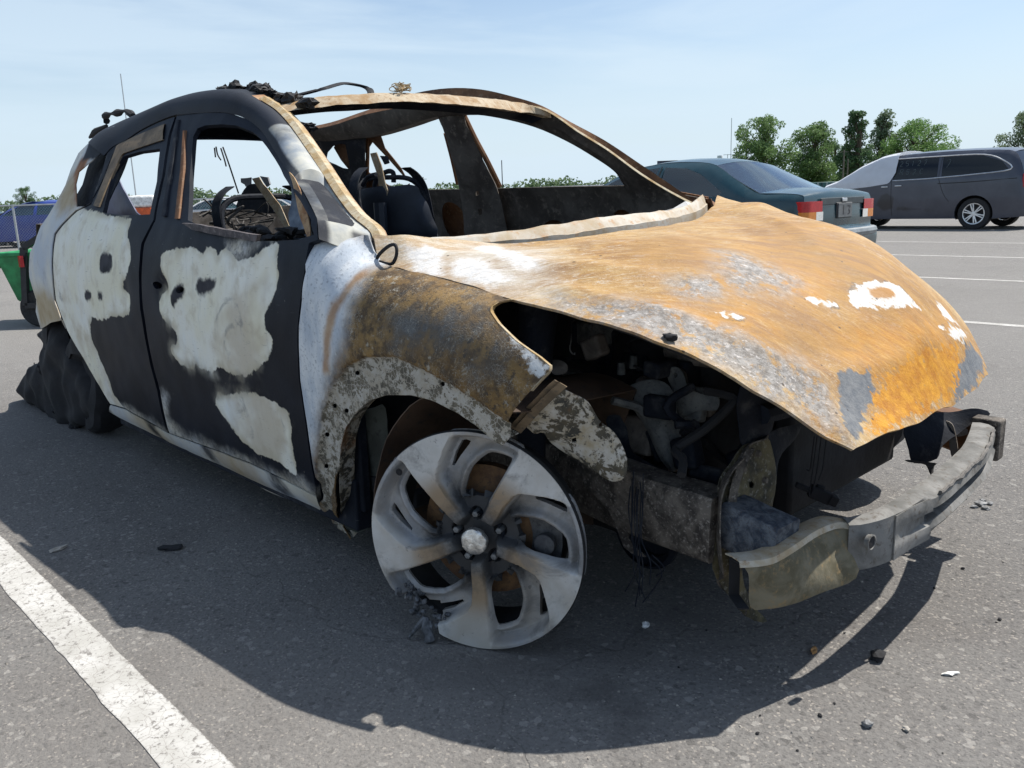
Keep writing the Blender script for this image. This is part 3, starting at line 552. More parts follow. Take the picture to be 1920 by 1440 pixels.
for ln,A,W_ in ((([(1601,838),(1575,790),(1545,745),(1530,715),(1600,706),(1690,684),(1770,655),(1812,640)]),.016,.055),(([(1530,715),(1440,668),(1330,620),(1180,572),(1060,543)]),.009,.05),(([(760,462),(900,478),(1050,500),(1200,510)]),.006,.05),(([(1400,400),(1540,470),(1660,545),(1740,620)]),.005,.05)):
    L2=trh(ln); dd_=pdist(hv,L2); hz+=A*np.clip(1-dd_/W_,0,1)**1.3*np.clip(sdf(hv,HO)/.02+.15,0,1)
HVV=np.stack([hv[:,0],hv[:,1],hz],-1)
e=np.cross(HVV[hF[:,1]]-HVV[hF[:,0]],HVV[hF[:,2]]-HVV[hF[:,0]])
if e[:,2].mean()<0: hF=hF[:,::-1]
WP=[trh(crom(p,2)) for p in [[(767,473),(797,465),(823,473),(827,517),(783,507)],[(843,503),(863,487),(900,490),(950,513),(955,530),(917,533),(850,518)],[(890,465),(937,463),(983,483),(1017,497),(993,507),(933,483)],
 [(1597,539),(1631,531),(1680,531),(1706,557),(1725,576),(1687,576),(1642,576),(1597,572)],[(1507,557),(1560,565),(1564,574),(1522,569)],[(1342,584),(1395,595),(1372,599)],[(1759,565),(1785,595),(1800,610),(1770,599)],[(1762,617),(1812,632),(1798,647),(1777,632)]]]
GR=[trh([(1040,558),(1200,570),(1300,595),(1400,640),(1500,690),(1540,716),(1565,760),(1598,838),(1541,810),(1413,733),(1314,671),(1140,605),(1040,580)]),trh(crom([(1260,530),(1330,520),(1350,550),(1290,565)],2)),trh(crom([(1345,470),(1400,480),(1450,500),(1500,525),(1450,545),(1385,545),(1360,510)],2)),trh([(1420,690),(1490,670),(1530,716),(1565,770),(1590,832),(1541,808),(1470,762)])]
BL=[trh([(1573,711),(1635,707),(1643,738),(1623,766),(1619,808),(1598,832),(1577,797)]),trh([(1797,690),(1815,650),(1835,657),(1848,690),(1830,728),(1790,755),(1783,735)])]
ORG=[trh([(1640,735),(1690,690),(1740,665),(1795,655),(1797,700),(1780,752),(1650,815),(1622,805),(1645,765)])]
PAL=[trh([(700,440),(824,449),(937,459),(1010,470),(1040,510),(1000,550),(957,556),(827,518),(712,487)])]
BRN=[trh([(1470,425),(1560,446),(1650,495),(1715,550),(1640,532),(1560,525),(1500,505),(1450,465)]),trh([(1350,612),(1500,635),(1700,630),(1760,650),(1640,690),(1500,678),(1400,645)]),trh(crom([(1180,460),(1260,445),(1330,450),(1290,490),(1210,490)],2))]
ZON=[trh([(1230,450),(1480,412),(1650,478),(1790,600),(1800,650),(1620,700),(1450,665),(1320,612),(1180,565)])]
SAT=[trh([(1560,640),(1700,590),(1790,625),(1797,690),(1680,700),(1600,715)]),trh(crom([(1250,585),(1360,575),(1420,600),(1330,610)],2)),trh(crom([(1480,510),(1540,520),(1520,560),(1470,550)],2))]
RU2=[trh(crom([(1627,542),(1672,546),(1676,561),(1639,557)],2))]
hood=mesh('hood',HVV,hF,M_HOOD,SUV,attrs={'white':usdf(hv,WP[3:]),'ash':usdf(hv,WP[:3]),'grey':usdf(hv,GR),'blue':usdf(hv,BL),'orange':usdf(hv,ORG),'pale':usdf(hv,PAL),'rust2':usdf(hv,RU2),'brown':usdf(hv,BRN),'sat':usdf(hv,SAT),'zone':usdf(hv,ZON)},thick=.006,off=-1)  # the ash mask carries the first three patches, painted gloss highlights
tag(hood,'buckled hood rusted orange with white ash patches')
# inner frame under the hood
def hb(pts,w=.06,d=.075):
    p=rn(pts,14); z=HZ(p[:,0],p[:,1]); return np.stack([p[:,0],p[:,1],z-d],-1)
for nm,pts in [('hood_brace',[(-.15,-.6),(.1,-.62),(.35,-.58),(.55,-.45)]),('hood_brace',[(-.15,.6),(.1,.62),(.35,.58),(.52,.42)]),('hood_brace',[(-.1,-.3),(.25,0),(-.1,.3)])]:
    c=hb(pts); t=np.gradient(c,axis=0); t/=np.linalg.norm(t,axis=1)[:,None]; sd_=np.cross(t,(0,0,1)); 
    MB().loft([c-sd_*.035+np.array([0,0,.016]),c-sd_*.025-np.array([0,0,.008]),c+sd_*.025-np.array([0,0,.008]),c+sd_*.035+np.array([0,0,.016])]).build(nm,M_SOOT,hood,thick=.002)
# small charred knob lying on the hood edge
q=hit(1256,637,lambda x,y,z:z-HZ(x,y)); MB().ico(q+np.array([0,0,.006]),.011,2,.6,2.5,3,(1.4,.8,.7)).build('charred_clip',M_SOOT,hood)

# ------------------------------------------------------------------ right A pillar and roof rail
PR=[((600,449),(708,490),-.768),((597,413),(697,440),-.745),((585,385),(662,408),-.717),((567,353),(630,366),-.69),((548,327),(603,323),-.658),((533,309),(580,288),-.63),((500,256),(547,240),-.59),((480,234),(520,210),-.56),((460,221),(493,192),-.553),((440,214),(467,177),-.55),((417,210),(440,170),-.548),((395,210),(413,168),-.545),((367,212),(375,173),-.545),((345,214),(345,181),-.545),((326,216),(320,190),-.545),((293,229),(290,203),-.545),((262,245),(253,218),-.545),((236,263),(217,233),-.56),((212,275),(187,249),-.60),((196,292),(167,267),-.63)]
bt=tr([p[0] for p in PR]); B3=np.stack([bt[:,0],-S(bt[:,0],bt[:,1])-.002,bt[:,1]],-1)
T3=np.array([at(*p[1],Y=p[2]) for p in PR])
B3=crom(B3,4,False); T3=crom(T3,4,False)
T3i=T3+np.array([-.01,.05,.006]); 
nrm=np.cross(np.gradient(B3,axis=0),T3-B3); nrm/=np.linalg.norm(nrm,axis=1)[:,None]; nrm*=np.sign(-nrm[:,1:2])
rows=[B3+np.array([0,.03,0])]
NR=9
for i in range(NR):
    t=i/(NR-1); rows.append(B3*(1-t)+T3*t+nrm*.024*math.sin(math.pi*min(1,t*1.0))**.8*np.clip(np.arange(len(B3))/14,.05,1)[:,None])
rows.append(T3i)
b=MB().loft(rows); V=np.vstack(b.v)
ix=np.tile(np.arange(len(B3)),len(rows)); s_=ix/4.0   # station along the pillar (0 = cowl)
tt=np.repeat(np.r_[0,np.linspace(0,1,NR),1.05],len(B3))
pal=.09*(1-np.abs((s_-2.2)/3.9)**2)-.0; pal=np.where(s_<6.2,pal,-.2)-.12*(tt<.2)
pal=np.minimum(pal,np.where((s_<.9)&(tt>.5),-.03,.2))
rst=np.where((tt>.93)&(s_<9),.02,-.1)
side_rail=b.build('side_rail',M_APIL,SUV,attrs={'pale':pal,'rust':rst},thick=.003)
tag(side_rail,'roof rail and windscreen pillar, black above and scorched pale below')
# yellowed windscreen flange along the pillar
k=slice(0,34); f0=T3[k]; fl=[f0+np.array([.004,-.004,.004]),f0+np.array([.012,.012,.012]),f0+np.array([.006,.034,.010])]
MB().loft(fl).build('windscreen_flange',M_CREAM,side_rail,thick=.002,auto=15)
# inner wall of the rail (box section)
MB().loft([T3i,T3i+np.array([0,.02,-.05]),B3+np.array([0,.07,-.005]),B3+np.array([0,.03,0])]).build('rail_inner',M_CHAR,side_rail,thick=.003)
# ------- left side, traced through the openings; it sits higher on its tyres
def SL(x,z): return S(x,np.asarray(z,float)-.055)
LS=[((1314,387,.74),(1305,385,.735),(1200,445,.78)),((1265,352,.715),(1261,362,.71),(1187,378,.785)),((1200,308,.68),(1203,327,.675),(1165,339,.74)),((1134,264,.64),(1140,281,.635),(1150,319,.70)),((1069,229,.605),(1085,247,.60),(1112,293,.665)),((1016,199,.58),(1026,208,.575),(1062,264,.635)),((959,181,.57),(968,196,.56),(1003,238,.605)),((900,168,.56),(905,190,.54),(937,221,.59)),((840,166,.56),(850,190,.53),(878,214,.585)),((780,175,.56),(790,196,.53),(815,219,.585)),((735,192,.56),(745,203,.53),(762,236,.585)),((680,210,.56),(682,216,.53),(700,254,.60)),((620,230,.57),(622,236,.54),(640,262,.60)),((560,242,.58),(560,247,.55),(580,268,.60))]
LO,LF_,LI=[crom([at(p[k][0],p[k][1],Y=p[k][2]) for p in LS],4,False) for k in range(3)]
lrail=MB().loft([LI+np.array([0,.06,.0]),LO+np.array([0,.05,-.03]),LO,LF_]).build('side_rail',M_RUSTB,SUV,thick=.003); tag(lrail,'far roof rail and windscreen pillar rusted brown')
MB().loft([LF_[:26]+np.array([.002,-.004,.004]),LF_[:26]+np.array([.004,-.012,-.002])]).build('windscreen_flange',M_CREAM,lrail,thick=.003)
md=(LF_+LI)/2+np.array([-.01,-.012,0]); MB().loft([LF_,md,LI,LI+np.array([0,.06,0])]).build('rail_inner',M_INNER,lrail,thick=.003,auto=25)
def left_panel(name,poly,mat,dy=0.,holes=(),step=.03):
    v,F=cdt(np.array(poly,float),[np.array(h,float) for h in holes],step); V=np.stack([v[:,0],SL(v[:,0],v[:,1])-dy,v[:,1]],-1); V[:,1]+=np.array([.006*mnoise.noise(Vector((p[0]*6,p[2]*6,8))) for p in V]); return mesh(name,V,F,mat,SUV,thick=.004)
FDL=[(-.60,.25),(-.56,.98),(-.85,1.035),(-1.3,1.045),(-1.66,1.05),(-1.68,.25)]; RDL=[(-1.70,.25),(-1.68,1.05),(-2.2,1.06),(-2.55,1.06),(-2.72,.95),(-2.72,.66),(-2.35,.28)]
circ=lambda cx,cz,r:[(cx+r*math.cos(t),cz+r*math.sin(t)) for t in np.linspace(0,2*math.pi,20,endpoint=False)]
left_panel('front_door',FDL,M_RUSTB); left_panel('inner_door_panel',FDL,M_INNER,.07,[circ(-.95,.88,.06),circ(-1.35,.80,.10)]); left_panel('rear_door',RDL,M_RUSTB); left_panel('inner_door_panel',RDL,M_INNER,.07,[circ(-2.05,.90,.095)])
mirror_part(quart,'rear_quarter',M_RUSTB); mirror_part(sill,'sill',M_RUSTB); mirror_part(fender,'front_fender',M_RUSTB)
for pts,r in (([(868,212,.64),(890,258,.68),(915,305,.73),(937,350,.80)],.013),([(690,258,.66),(689,300,.72),(688,348,.80)],.011),([(858,345,.80),(848,300,.74),(835,250,.68)],.010)):
    MB().tube(crom([at(x,y,Y=Y) for x,y,Y in pts],4,False),r,7).build('door_frame_upright',M_RUSTB,SUV)
# ------------------------------------------------------------------ windscreen header, cowl, rear header
hx=lambda y:-1.10-.17*(np.abs(y)/.56)**2
ht=[hit(*p,lambda x,y,z:x-hx(y)) for p in [(524,205),(590,190),(640,184),(680,181),(760,178),(860,183),(930,189),(965,193)]]+[at(1000,200,Y=.548),at(1032,213,Y=.574)]
hbm=[hit(*p,lambda x,y,z:x-hx(y)-.03) for p in [(530,209),(595,201),(645,196),(690,194),(760,190),(860,196),(930,203),(970,209)]]+[at(1004,213,Y=.548),at(1034,221,Y=.572)]
ht=rn(crom(ht,5,False),50); hbm=rn(crom(hbm,5,False),50)
jit=np.array([[0,0,.004*mnoise.noise(Vector((i*.5,1,1)))] for i in range(50)])
header=MB().loft([ht+np.array([-.10,0,.012])+jit*2,ht+np.array([-.03,0,.010])+jit,ht+jit,hbm+jit,hbm+np.array([-.05,0,.004])]).build('windscreen_header',M_RUSTT,SUV,thick=.002,auto=22)
MB().loft([hbm+np.array([-.05,0,.003]),hbm+np.array([-.11,0,-.012]),ht+np.array([-.15,0,.004])]).build('header_inner',M_CHAR,header,thick=.003)
M_COWL=m_rust('pale_cowl_rust',(.34,.27,.18),(.47,.44,.39),(.36,.20,.09),7)
# cowl strip in front of the dash
xc=lambda y:-.30-.25*(np.abs(y)/.76)**2.2
ct=[hit(*p,lambda x,y,z:x-xc(y)) for p in [(790,449),(850,443),(940,436),(1040,421),(1160,404),(1240,396)]]+[np.array(p) for p in [(-.36,.42,.952),(-.43,.60,.972),(-.47,.70,.990)]]
cb=[hit(*p,lambda x,y,z:x-xc(y)-.04) for p in [(800,455),(870,455),(950,452),(1050,441),(1165,424),(1245,412)]]+[np.array(p) for p in [(-.33,.42,.930),(-.40,.60,.944),(-.45,.70,.955)]]
ct=rn(crom(ct,5,False),48); cb=rn(crom(cb,5,False),48); md=(ct+cb)/2
j=np.array([[.003*mnoise.noise(Vector((i*.7,3,1))),0,.004*mnoise.noise(Vector((i*.45,7,1)))] for i in range(48)])
cowl=MB().loft([ct+np.array([-.05,0,-.03]),ct+j,md*.6+ct*.4+j,md*.6+cb*.4+np.array([0,0,-.008])+j,cb+j,cb+np.array([.002,0,-.05])]).build('cowl_strip',M_COWL,SUV,thick=.002,auto=18)
# crumpled flap at its far end
fp=[at(*p,Y=y) for p,y in [((1244,396),.50),((1262,392),.54),((1285,378),.60),((1305,385),.64),((1318,400),.66),((1300,405),.62),((1278,408),.56),((1262,408),.52)]]
fv=np.array(fp); cc=fv.mean(0)+np.array([.02,0,.02]); V=np.vstack([fv,[cc]]); MB().add(V,[(i,(i+1)%8,8) for i in range(8)]).build('bent_flap',M_ALU,cowl,smooth=False,thick=.004)
yq=np.linspace(-.75,.75,21); MB().loft([np.array([(xr(y)+.10,y,.80+.035*(y+.75)) for y in yq]),np.array([(xc(y)-.03,y,.835+.035*(y+.75)) for y in yq])]).build('cowl_light_stop',M_SOOT,SUV,thick=.004)  # panel added below the cowl gap to keep sun slivers off the ground
# wall behind the hood: firewall and dash crossbeam
fw=MB(); yy=np.linspace(-.74,.74,13)
fw.loft([np.array([(xc(y)-.02,y,.86+.035*(y+.76)) for y in yy]),np.array([(-.50,y,.62) for y in yy]),np.array([(-.58,y,.22) for y in yy])])
fw.build('firewall',M_SOOT,SUV,thick=.004)
MB().tube([(-.62,-.74,.80),(-.60,-.3,.83),(-.60,.3,.85),(-.62,.76,.86)],.028,10).build('dash_crossbeam',M_CHAR,SUV)
# rear roof header and tail frame
rh=np.array([(-3.05-.06*(1-(y/.5)**2),y,1.365+.035*(y+.5)+.03*(1-(y/.5)**2)) for y in np.linspace(-.54,.54,15)])
yy=np.linspace(-.78,.78,17); tl=lambda z,dx=0:np.array([(-3.36-.10*(1-(y/.78)**2)+dx,y,z+.035*(y+.78)) for y in yy])
MB().loft([tl(.42),tl(.60,-.02),tl(.86,-.01),tl(.955,.03),tl(.955,.10),tl(.80,.10)]).build('tail_panel',M_DRAIL,SUV,thick=.004)
MB().loft([rh+np.array([.12,0,.012]),rh,rh+np.array([-.06,0,-.03]),rh+np.array([.02,0,-.055])],).build('rear_header',M_CHAR,SUV,thick=.004)
# ------------------------------------------------------------------ traced sheet-metal pieces
def ppanel(name,pts,mat,parent=None,step=.012,thick=.003,bulge=0.,dent=.003,attrs=None,holes=(),smooth=3,freq=12):
    P=np.array([at(p[0],p[1],**({'Y':p[2]} if len(p)==3 else p[2])) if not (len(p)==4) else at(p[0],p[1],**{p[3]:p[2]}) for p in pts])
    c=P.mean(0); u,s,vt=np.linalg.svd(P-c); a,b,n=vt
    if n@(CAM-c)<0: n=-n
    if np.cross(a,b)@n<0: b=-b
    q=np.stack([(P-c)@a,(P-c)@b],-1); off=(P-c)@n
    fo=tps(q+RNG.normal(0,1e-5,q.shape),off)
    o=crom(q,smooth) if smooth>1 else q
    hs=[]
    for hp in holes:
        H=np.array([hit(x,y,lambda X,Y,Z:(X-c[0])*n[0]+(Y-c[1])*n[1]+(Z-c[2])*n[2]) for x,y in hp]); hs.append(np.stack([(H-c)@a,(H-c)@b],-1))
    v,F=cdt(o,hs,step); d=fo(v[:,0],v[:,1])
    if bulge:
        e=sdf(v,o); d=d+bulge*(1-np.exp(-np.maximum(e,0)/.02))
    V=c+v[:,:1]*a+v[:,1:]*b+d[:,None]*n
    V=V+rough3(V,dent,freq,2)
    return mesh(name,V,F,mat,parent or SUV,thick=thick,off=-1)
# ------------------------------------------------------------------ front wheel: bare five-spoke rim
WC=np.array((0,-.885,.258)); WA=R_(-65); WN=np.array((math.cos(WA),math.sin(WA),0)); WH_=np.array((-math.sin(WA),math.cos(WA),0)); WV=np.array((0,0,1.)); WR=.257
WM=(np.stack([WH_,WV,WN],1),WC)
def pol(pts,a0): return np.array([(r*math.cos(R_(a0+a)),r*math.sin(R_(a0+a))) for a,r in pts])
spk=[pol([(14,.20),(12,.26),(8.5,.5),(6.5,.75),(5,.985)]+[(a,.985) for a in (0,-6,-12,-18,-24)]+[(-29.5,.985),(-22,.85),(-15,.74),(-9,.665),(-6.2,.60),(-6,.45),(-9,.33),(-13,.23)],54+72*k+2) for k in range(5)]
lh=[crom(pol([(-24,.41),(-28,.50),(-36,.65),(-47,.785),(-53,.815),(-61,.825),(-63,.80),(-62,.62),(-59,.45),(-52,.39),(-40,.375)],54+72*k+2),2) for k in range(5)]
sh_=[pol([(-17.5,.675),(-23.5,.78),(-29.5,.875),(-32.5,.88),(-35,.865),(-34,.84),(-26,.735),(-19.5,.665)],54+72*k+2) for k in range(5)]
sh_=[s for i,s in enumerate(sh_) ]
ring=[]
notch={214:.985,217:.965,220:.93,223:.945,226:.88,229:.865,232:.87,235:.83,238:.80,240:.835,242:.87,244:.91,246:.93,248:.985}
for a in np.arange(0,360,2):
    r=.99
    if 214<=a<=248: r=np.interp(a,list(notch),list(notch.values()))
    ring.append((r*math.cos(R_(a)),r*math.sin(R_(a))))
ring=np.array(ring)
lugp=[np.array((.215*math.cos(R_(54+2+72*k-33)),.215*math.sin(R_(54+2+72*k-33)))) for k in range(5)]
fv,fF=cdt(ring,[*lh,*sh_],.0135,.15)
rr=np.hypot(fv[:,0],fv[:,1]); ds=usdf(fv,spk)
sm=lambda a,b,x:(lambda t:t*t*(3-2*t))(np.clip((x-a)/(b-a),0,1))
main=sm(-.045,.006,ds)
dh=-usdf(fv,lh); dsm=-usdf(fv,sh_)
pock=-.042+.016*np.exp(-((np.minimum(dh,.2)-.03)/.035)**2)*(rr>.38)
dep=main*(-.016*np.clip(1-rr/.75,0,1)**1.6)+(1-main)*pock
kh=1-sm(.17,.23,rr); dep=dep*(1-kh)+np.minimum(dep,-.020)*kh
dep=dep*(1-sm(.90,.965,rr))+(-.0)*sm(.90,.965,rr)
for l in lugp:
    d=np.hypot(fv[:,0]-l[0],fv[:,1]-l[1]); dep-=.016*(1-sm(.045,.062,d))
V=WC+fv[:,:1]*WR*WH_+fv[:,1:]*WR*WV+dep[:,None]*WN
wm=NM('scorched_alloy'); b_=wm.noise(14,5,.6); f_=wm.noise(90,4,.7)
c_=wm.mix(wm.mr(b_,.35,.65),(.50,.495,.475),(.58,.57,.55)); c_=wm.mix(wm.mr(f_,.58,.75,0,.35),c_,(.30,.30,.31))
c_=wm.mix(wm.mr(wm.attr('main'),.2,.85,.85,0),c_,wm.mix(wm.mr(b_,.35,.65),(.22,.23,.25),(.34,.35,.37)))  # recess shade put into the colour: sunken pockets greyer than the spokes
c_=wm.mix(wm.mr(wm.noise(4,5,.65,dist=.4),.42,.66,0,.55),c_,(.36,.30,.225))
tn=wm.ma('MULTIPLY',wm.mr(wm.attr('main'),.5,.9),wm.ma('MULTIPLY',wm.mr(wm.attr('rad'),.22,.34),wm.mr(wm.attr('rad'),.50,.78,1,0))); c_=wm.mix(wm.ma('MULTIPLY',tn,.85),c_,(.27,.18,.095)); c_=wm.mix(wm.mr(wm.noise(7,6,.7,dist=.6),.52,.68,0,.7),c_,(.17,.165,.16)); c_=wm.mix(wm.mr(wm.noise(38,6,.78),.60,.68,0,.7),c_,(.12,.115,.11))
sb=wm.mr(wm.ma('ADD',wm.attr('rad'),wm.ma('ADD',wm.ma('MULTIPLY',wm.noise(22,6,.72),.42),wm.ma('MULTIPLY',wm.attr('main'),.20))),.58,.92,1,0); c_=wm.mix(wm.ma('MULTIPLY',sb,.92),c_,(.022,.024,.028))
wm.bump(f_,.2,.002); M_RIM=wm.set(c_,.62,.15,.35)
wheel=bpy.data.objects.new('front_wheel',None); COL.objects.link(wheel); wheel.location=WC; par(wheel,SUV); wheel['label']='bare scorched alloy rim with melted lower edge'
if np.cross(V[fF[0,1]]-V[fF[0,0]],V[fF[0,2]]-V[fF[0,0]])@WN<0: fF=fF[:,::-1]
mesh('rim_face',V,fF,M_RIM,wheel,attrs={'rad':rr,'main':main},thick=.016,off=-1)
# barrel with a burnt-away stretch
prof=[(.2545,-.002),(.257,-.006),(.2555,-.016),(.244,-.020),(.238,-.04),(.226,-.07),(.220,-.10),(.216,-.12),(.214,-.125),(.210,-.12),(.212,-.10),(.218,-.07),(.230,-.05)]
n_=96; Vb=[];Fb=[]
for r,hh in prof:
    for k in range(n_): a=2*math.pi*k/n_; Vb.append(WC+r*(math.cos(a)*WH_+math.sin(a)*WV)+hh*WN)
for i in range(len(prof)-1):
    for k in range(n_):
        a=math.degrees(2*math.pi*(k+.5)/n_)
        if i<4 and 217<a<246: continue
        Fb.append((i*n_+k,i*n_+(k+1)%n_,(i+1)*n_+(k+1)%n_,(i+1)*n_+k))
mesh('rim_barrel',Vb,Fb,plain('shade_black_alloy',(.009,.009,.010),.8,0,.4,20),wheel)  # near-black colour stands in for the deep shade behind the rim
def onw(u,v,d): return WC+u*WR*WH_+v*WR*WV+d*WN
# melted drips
dr=MB()
for i in range(40):
    a=R_(random.uniform(215,248)); r=random.uniform(.82,.99); s_=random.uniform(.002,.008)
    dr.ico(onw(r*math.cos(a),r*math.sin(a),random.uniform(-.03,0)),s_,2,.5,2.5,i,(1,1,random.uniform(.6,1.8)))
dr.tube([onw(-.52,-.80,-.01),onw(-.50,-.88,0),onw(-.47,-.93,.004),onw(-.455,-.985,.006),onw(-.45,-1.0,.006)],[.008,.011,.012,.014,.010],8)
dr.tube([onw(-.52,-.80,-.01),onw(-.60,-.90,.0),onw(-.66,-.985,.01)],[.008,.006,.003],7)
dr.build('melted_edge',plain('melted_alloy',(.10,.105,.115),.5,.3,.6,60,bump=.4),wheel)
cp=MB(); cp.lathe([(.0305,-.012),(.031,-.002),(.0295,.002),(.024,.0045),(.014,.006),(.004,.0065),(.0005,.0066)],28,(WM[0],WC-WN*.006)); cv=np.vstack(cp.v); cp.v=[cv+rough3(cv,.0022,90,4)]
cp.build('centre_cap',plain('crinkled_foil',(.72,.70,.66),.28,.85,.3,70,bump=.5),wheel)
for l in lugp:
    MB().lathe([(.0085,-.03),(.0085,-.008),(.007,-.004),(.0005,-.003)],6,(WM[0],onw(l[0],l[1],-.026))).build('lug_nut',plain('nut_steel',(.20,.21,.22),.5,.5),wheel,smooth=False)
# valve hole dot and bright scrape
MB().lathe([(.0085,.0005),(.0005,.0006)],14,(WM[0],onw(-.68,.575,-.004))).build('valve_hole',M_SOOT,wheel)
# brake disc and caliper
MB().lathe([(.05,-.055),(.05,-.07),(.155,-.085),(.155,-.108),(.05,-.11)],48,WM).build('brake_disc',m_rust('disc_rust',(.09,.05,.03),(.20,.11,.05),(.05,.04,.035),20),wheel)
MB().lathe([(.06,-.03),(.06,-.055),(.03,-.055)],24,WM).build('hub',M_CHAR,wheel)
cal=MB(); 
for i,a in enumerate(np.linspace(-40,20,6)):
    pass
arc=[(R_(a)) for a in np.linspace(-38,28,9)]
ro=np.array([WC+.185*(math.cos(a)*WH_+math.sin(a)*WV) for a in arc]); ri=np.array([WC+.115*(math.cos(a)*WH_+math.sin(a)*WV) for a in arc])
cal.loft([ri-WN*.075,ro-WN*.075,ro-WN*.14,ri-WN*.14,ri-WN*.075])
cal.lathe([(.024,-.065),(.024,-.05),(.018,-.046),(.0005,-.046)],16,(WM[0],WC+.15*(math.cos(-.05)*WH_+math.sin(-.05)*WV)))
cal.build('brake_caliper',m_rust('caliper',(.06,.06,.065),(.13,.13,.13),(.04,.04,.045),20),wheel)
# strut and wheelhouse
MB().tube([(0.0,-.70,.24),(-.03,-.66,.50),(-.05,-.60,.80)],[.03,.035,.05],12).build('strut',M_CHAR,SUV)
wh=MB(); ar=[R_(a) for a in np.linspace(72,192,20)]
rows=[np.array([(.02+rad*math.cos(a)*1.02,yy,.20+rad*math.sin(a)) for a in ar]) for yy,rad in ((-.885,.395),(-.80,.385),(-.62,.385),(-.48,.37))]
wh.loft(rows); wh.loft([rows[-1],np.array([(.02+.02*math.cos(a),-.48,.20+.1*math.sin(a)) for a in ar])])
V=np.vstack(wh.v); 
# keep the liner off the outer part ahead of the axle (burnt away)
F=wh.f
mesh('wheelhouse',V+rough3(V,.01,7,3),F,m_rust('wheelhouse_rust',(.05,.032,.022),(.095,.06,.04),(.03,.03,.03),7),SUV,thick=.003)
ppanel('splash_shield',[(640,800,-.80),(660,778,-.80),(700,765,-.78),(722,765,-.76),(728,850,-.76),(716,930,-.76),(700,985,-.76),(660,1000,-.78),(645,985,-.80),(632,930,-.80)],m_rust('shield_green_grey',(.045,.05,.045),(.085,.095,.085),(.03,.03,.03),9),step=.02)
# ------------------------------------------------------------------ front structure
apron=ppanel('fender_apron',[(962,797,-.815),(990,765,-.82),(1029,736,-.82),(1047,726,-.80),(1075,738,-.77),(1102,757,-.75),(1123,788,-.725),(1154,812,-.70),(1176,862,-.69),(1172,895,-.69),(1150,903,-.69),(1123,889,-.70),(1088,865,-.72),(1036,833,-.76),(1018,812,-.78),(1000,815,-.795),(985,800,-.80)],M_SPECK,bulge=.008,dent=.006,holes=[[(1022,742),(1030,738),(1033,746),(1026,750)],[(1072,825),(1080,822),(1082,830),(1074,832)],[(1120,800),(1126,798),(1127,805),(1121,806)]])
tag(apron,'blistered cream and black apron strut')
# its return flange with the bright edge
fl_=np.array([at(x,y,Y=Y) for x,y,Y in [(955,800,-.825),(990,760,-.83),(1028,722,-.83),(1040,712,-.825)]]); MB().loft([fl_,fl_+np.array([.007,.010,-.008]),fl_+np.array([.012,.002,-.004]),fl_+np.array([.020,.014,-.014])]).build('seam_flange',M_FRM,apron,thick=.002)
def box_beam(name,P,w,h,mat,parent=None,dent=.004,seg=16,bev=.004):
    P=rn(P,seg); T=np.gradient(P,axis=0); T/=np.linalg.norm(T,axis=1)[:,None]; sd_=np.cross(T,(0,0,1)); sd_/=np.linalg.norm(sd_,axis=1)[:,None]; u=np.cross(sd_,T)
    w=np.broadcast_to(w,(seg,))[:,None]; h=np.broadcast_to(h,(seg,))[:,None]
    k=.86; sec=[(-1,-k),(-k,-1),(0,-1),(k,-1),(1,-k),(1,0),(1,k),(k,1),(0,1),(-k,1),(-1,k),(-1,0)]
    rows=[P+sd_*w/2*a+u*h/2*b for a,b in sec]; rows.append(rows[0]); b=MB().loft(rows); V=np.vstack(b.v); n=seg
    F=b.f+[tuple(i*n for i in range(12)),tuple(i*n+n-1 for i in range(12))[::-1]]
    return mesh(name,V+rough3(V,dent,14,5),F,mat,parent or SUV)
M_RAIL=m_rust('scaled_rail_steel',(.035,.029,.025),(.135,.115,.095),(.30,.265,.23),24)
rail=box_beam('frame_rail',[(-.45,-.50,.36),(-.1,-.53,.34),(.18,-.555,.318),(.42,-.555,.308)],.085,[.13]*8+[.145]*8,M_RAIL); tag(rail,'scaly front frame rail')
box_beam('frame_rail',[(-.45,.50,.40),(-.1,.53,.38),(.18,.555,.358),(.44,.545,.345)],.085,.13,M_RAIL)
ppanel('rail_bracket',[(1088,868,-.62),(1130,880,-.62),(1180,885,-.62),(1190,960,-.60),(1180,1010,-.59),(1210,1045,-.59),(1170,1030,-.60),(1140,960,-.61),(1095,912,-.62)],M_RAIL,dent=.008,step=.015)
M_POST=m_rust('olive_scorched_steel',(.03,.028,.022),(.125,.105,.055),(.26,.25,.22),17)
post=ppanel('radiator_support_post',[(1398,835,.42,'X'),(1437,815,.42,'X'),(1452,867,.43,'X'),(1450,950,.43,'X'),(1415,955,.435,'X'),(1395,985,.435,'X'),(1390,1050,.43,'X'),(1405,1120,.43,'X'),(1440,1165,.43,'X'),(1398,1154,.425,'X'),(1343,1084,.42,'X'),(1340,1030,.42,'X'),(1347,933,.42,'X'),(1351,898,.42,'X'),(1375,862,.42,'X')],M_POST,bulge=.006,dent=.005,holes=[[(1398,905),(1404,902),(1409,908),(1406,915),(1399,914)]])
ppanel('post_edge',[(1340,1030,.405,'X'),(1346,933,.405,'X'),(1351,898,.405,'X'),(1375,862,.405,'X'),(1398,835,.405,'X'),(1440,816,.415,'X'),(1436,826,.445,'X'),(1400,858,.445,'X'),(1372,890,.45,'X'),(1357,925,.45,'X'),(1352,960,.445,'X'),(1352,1030,.445,'X'),(1358,1085,.44,'X'),(1400,1140,.44,'X'),(1398,1154,.425,'X'),(1343,1084,.41,'X')],M_RAIL,post,thick=.003,dent=.003)
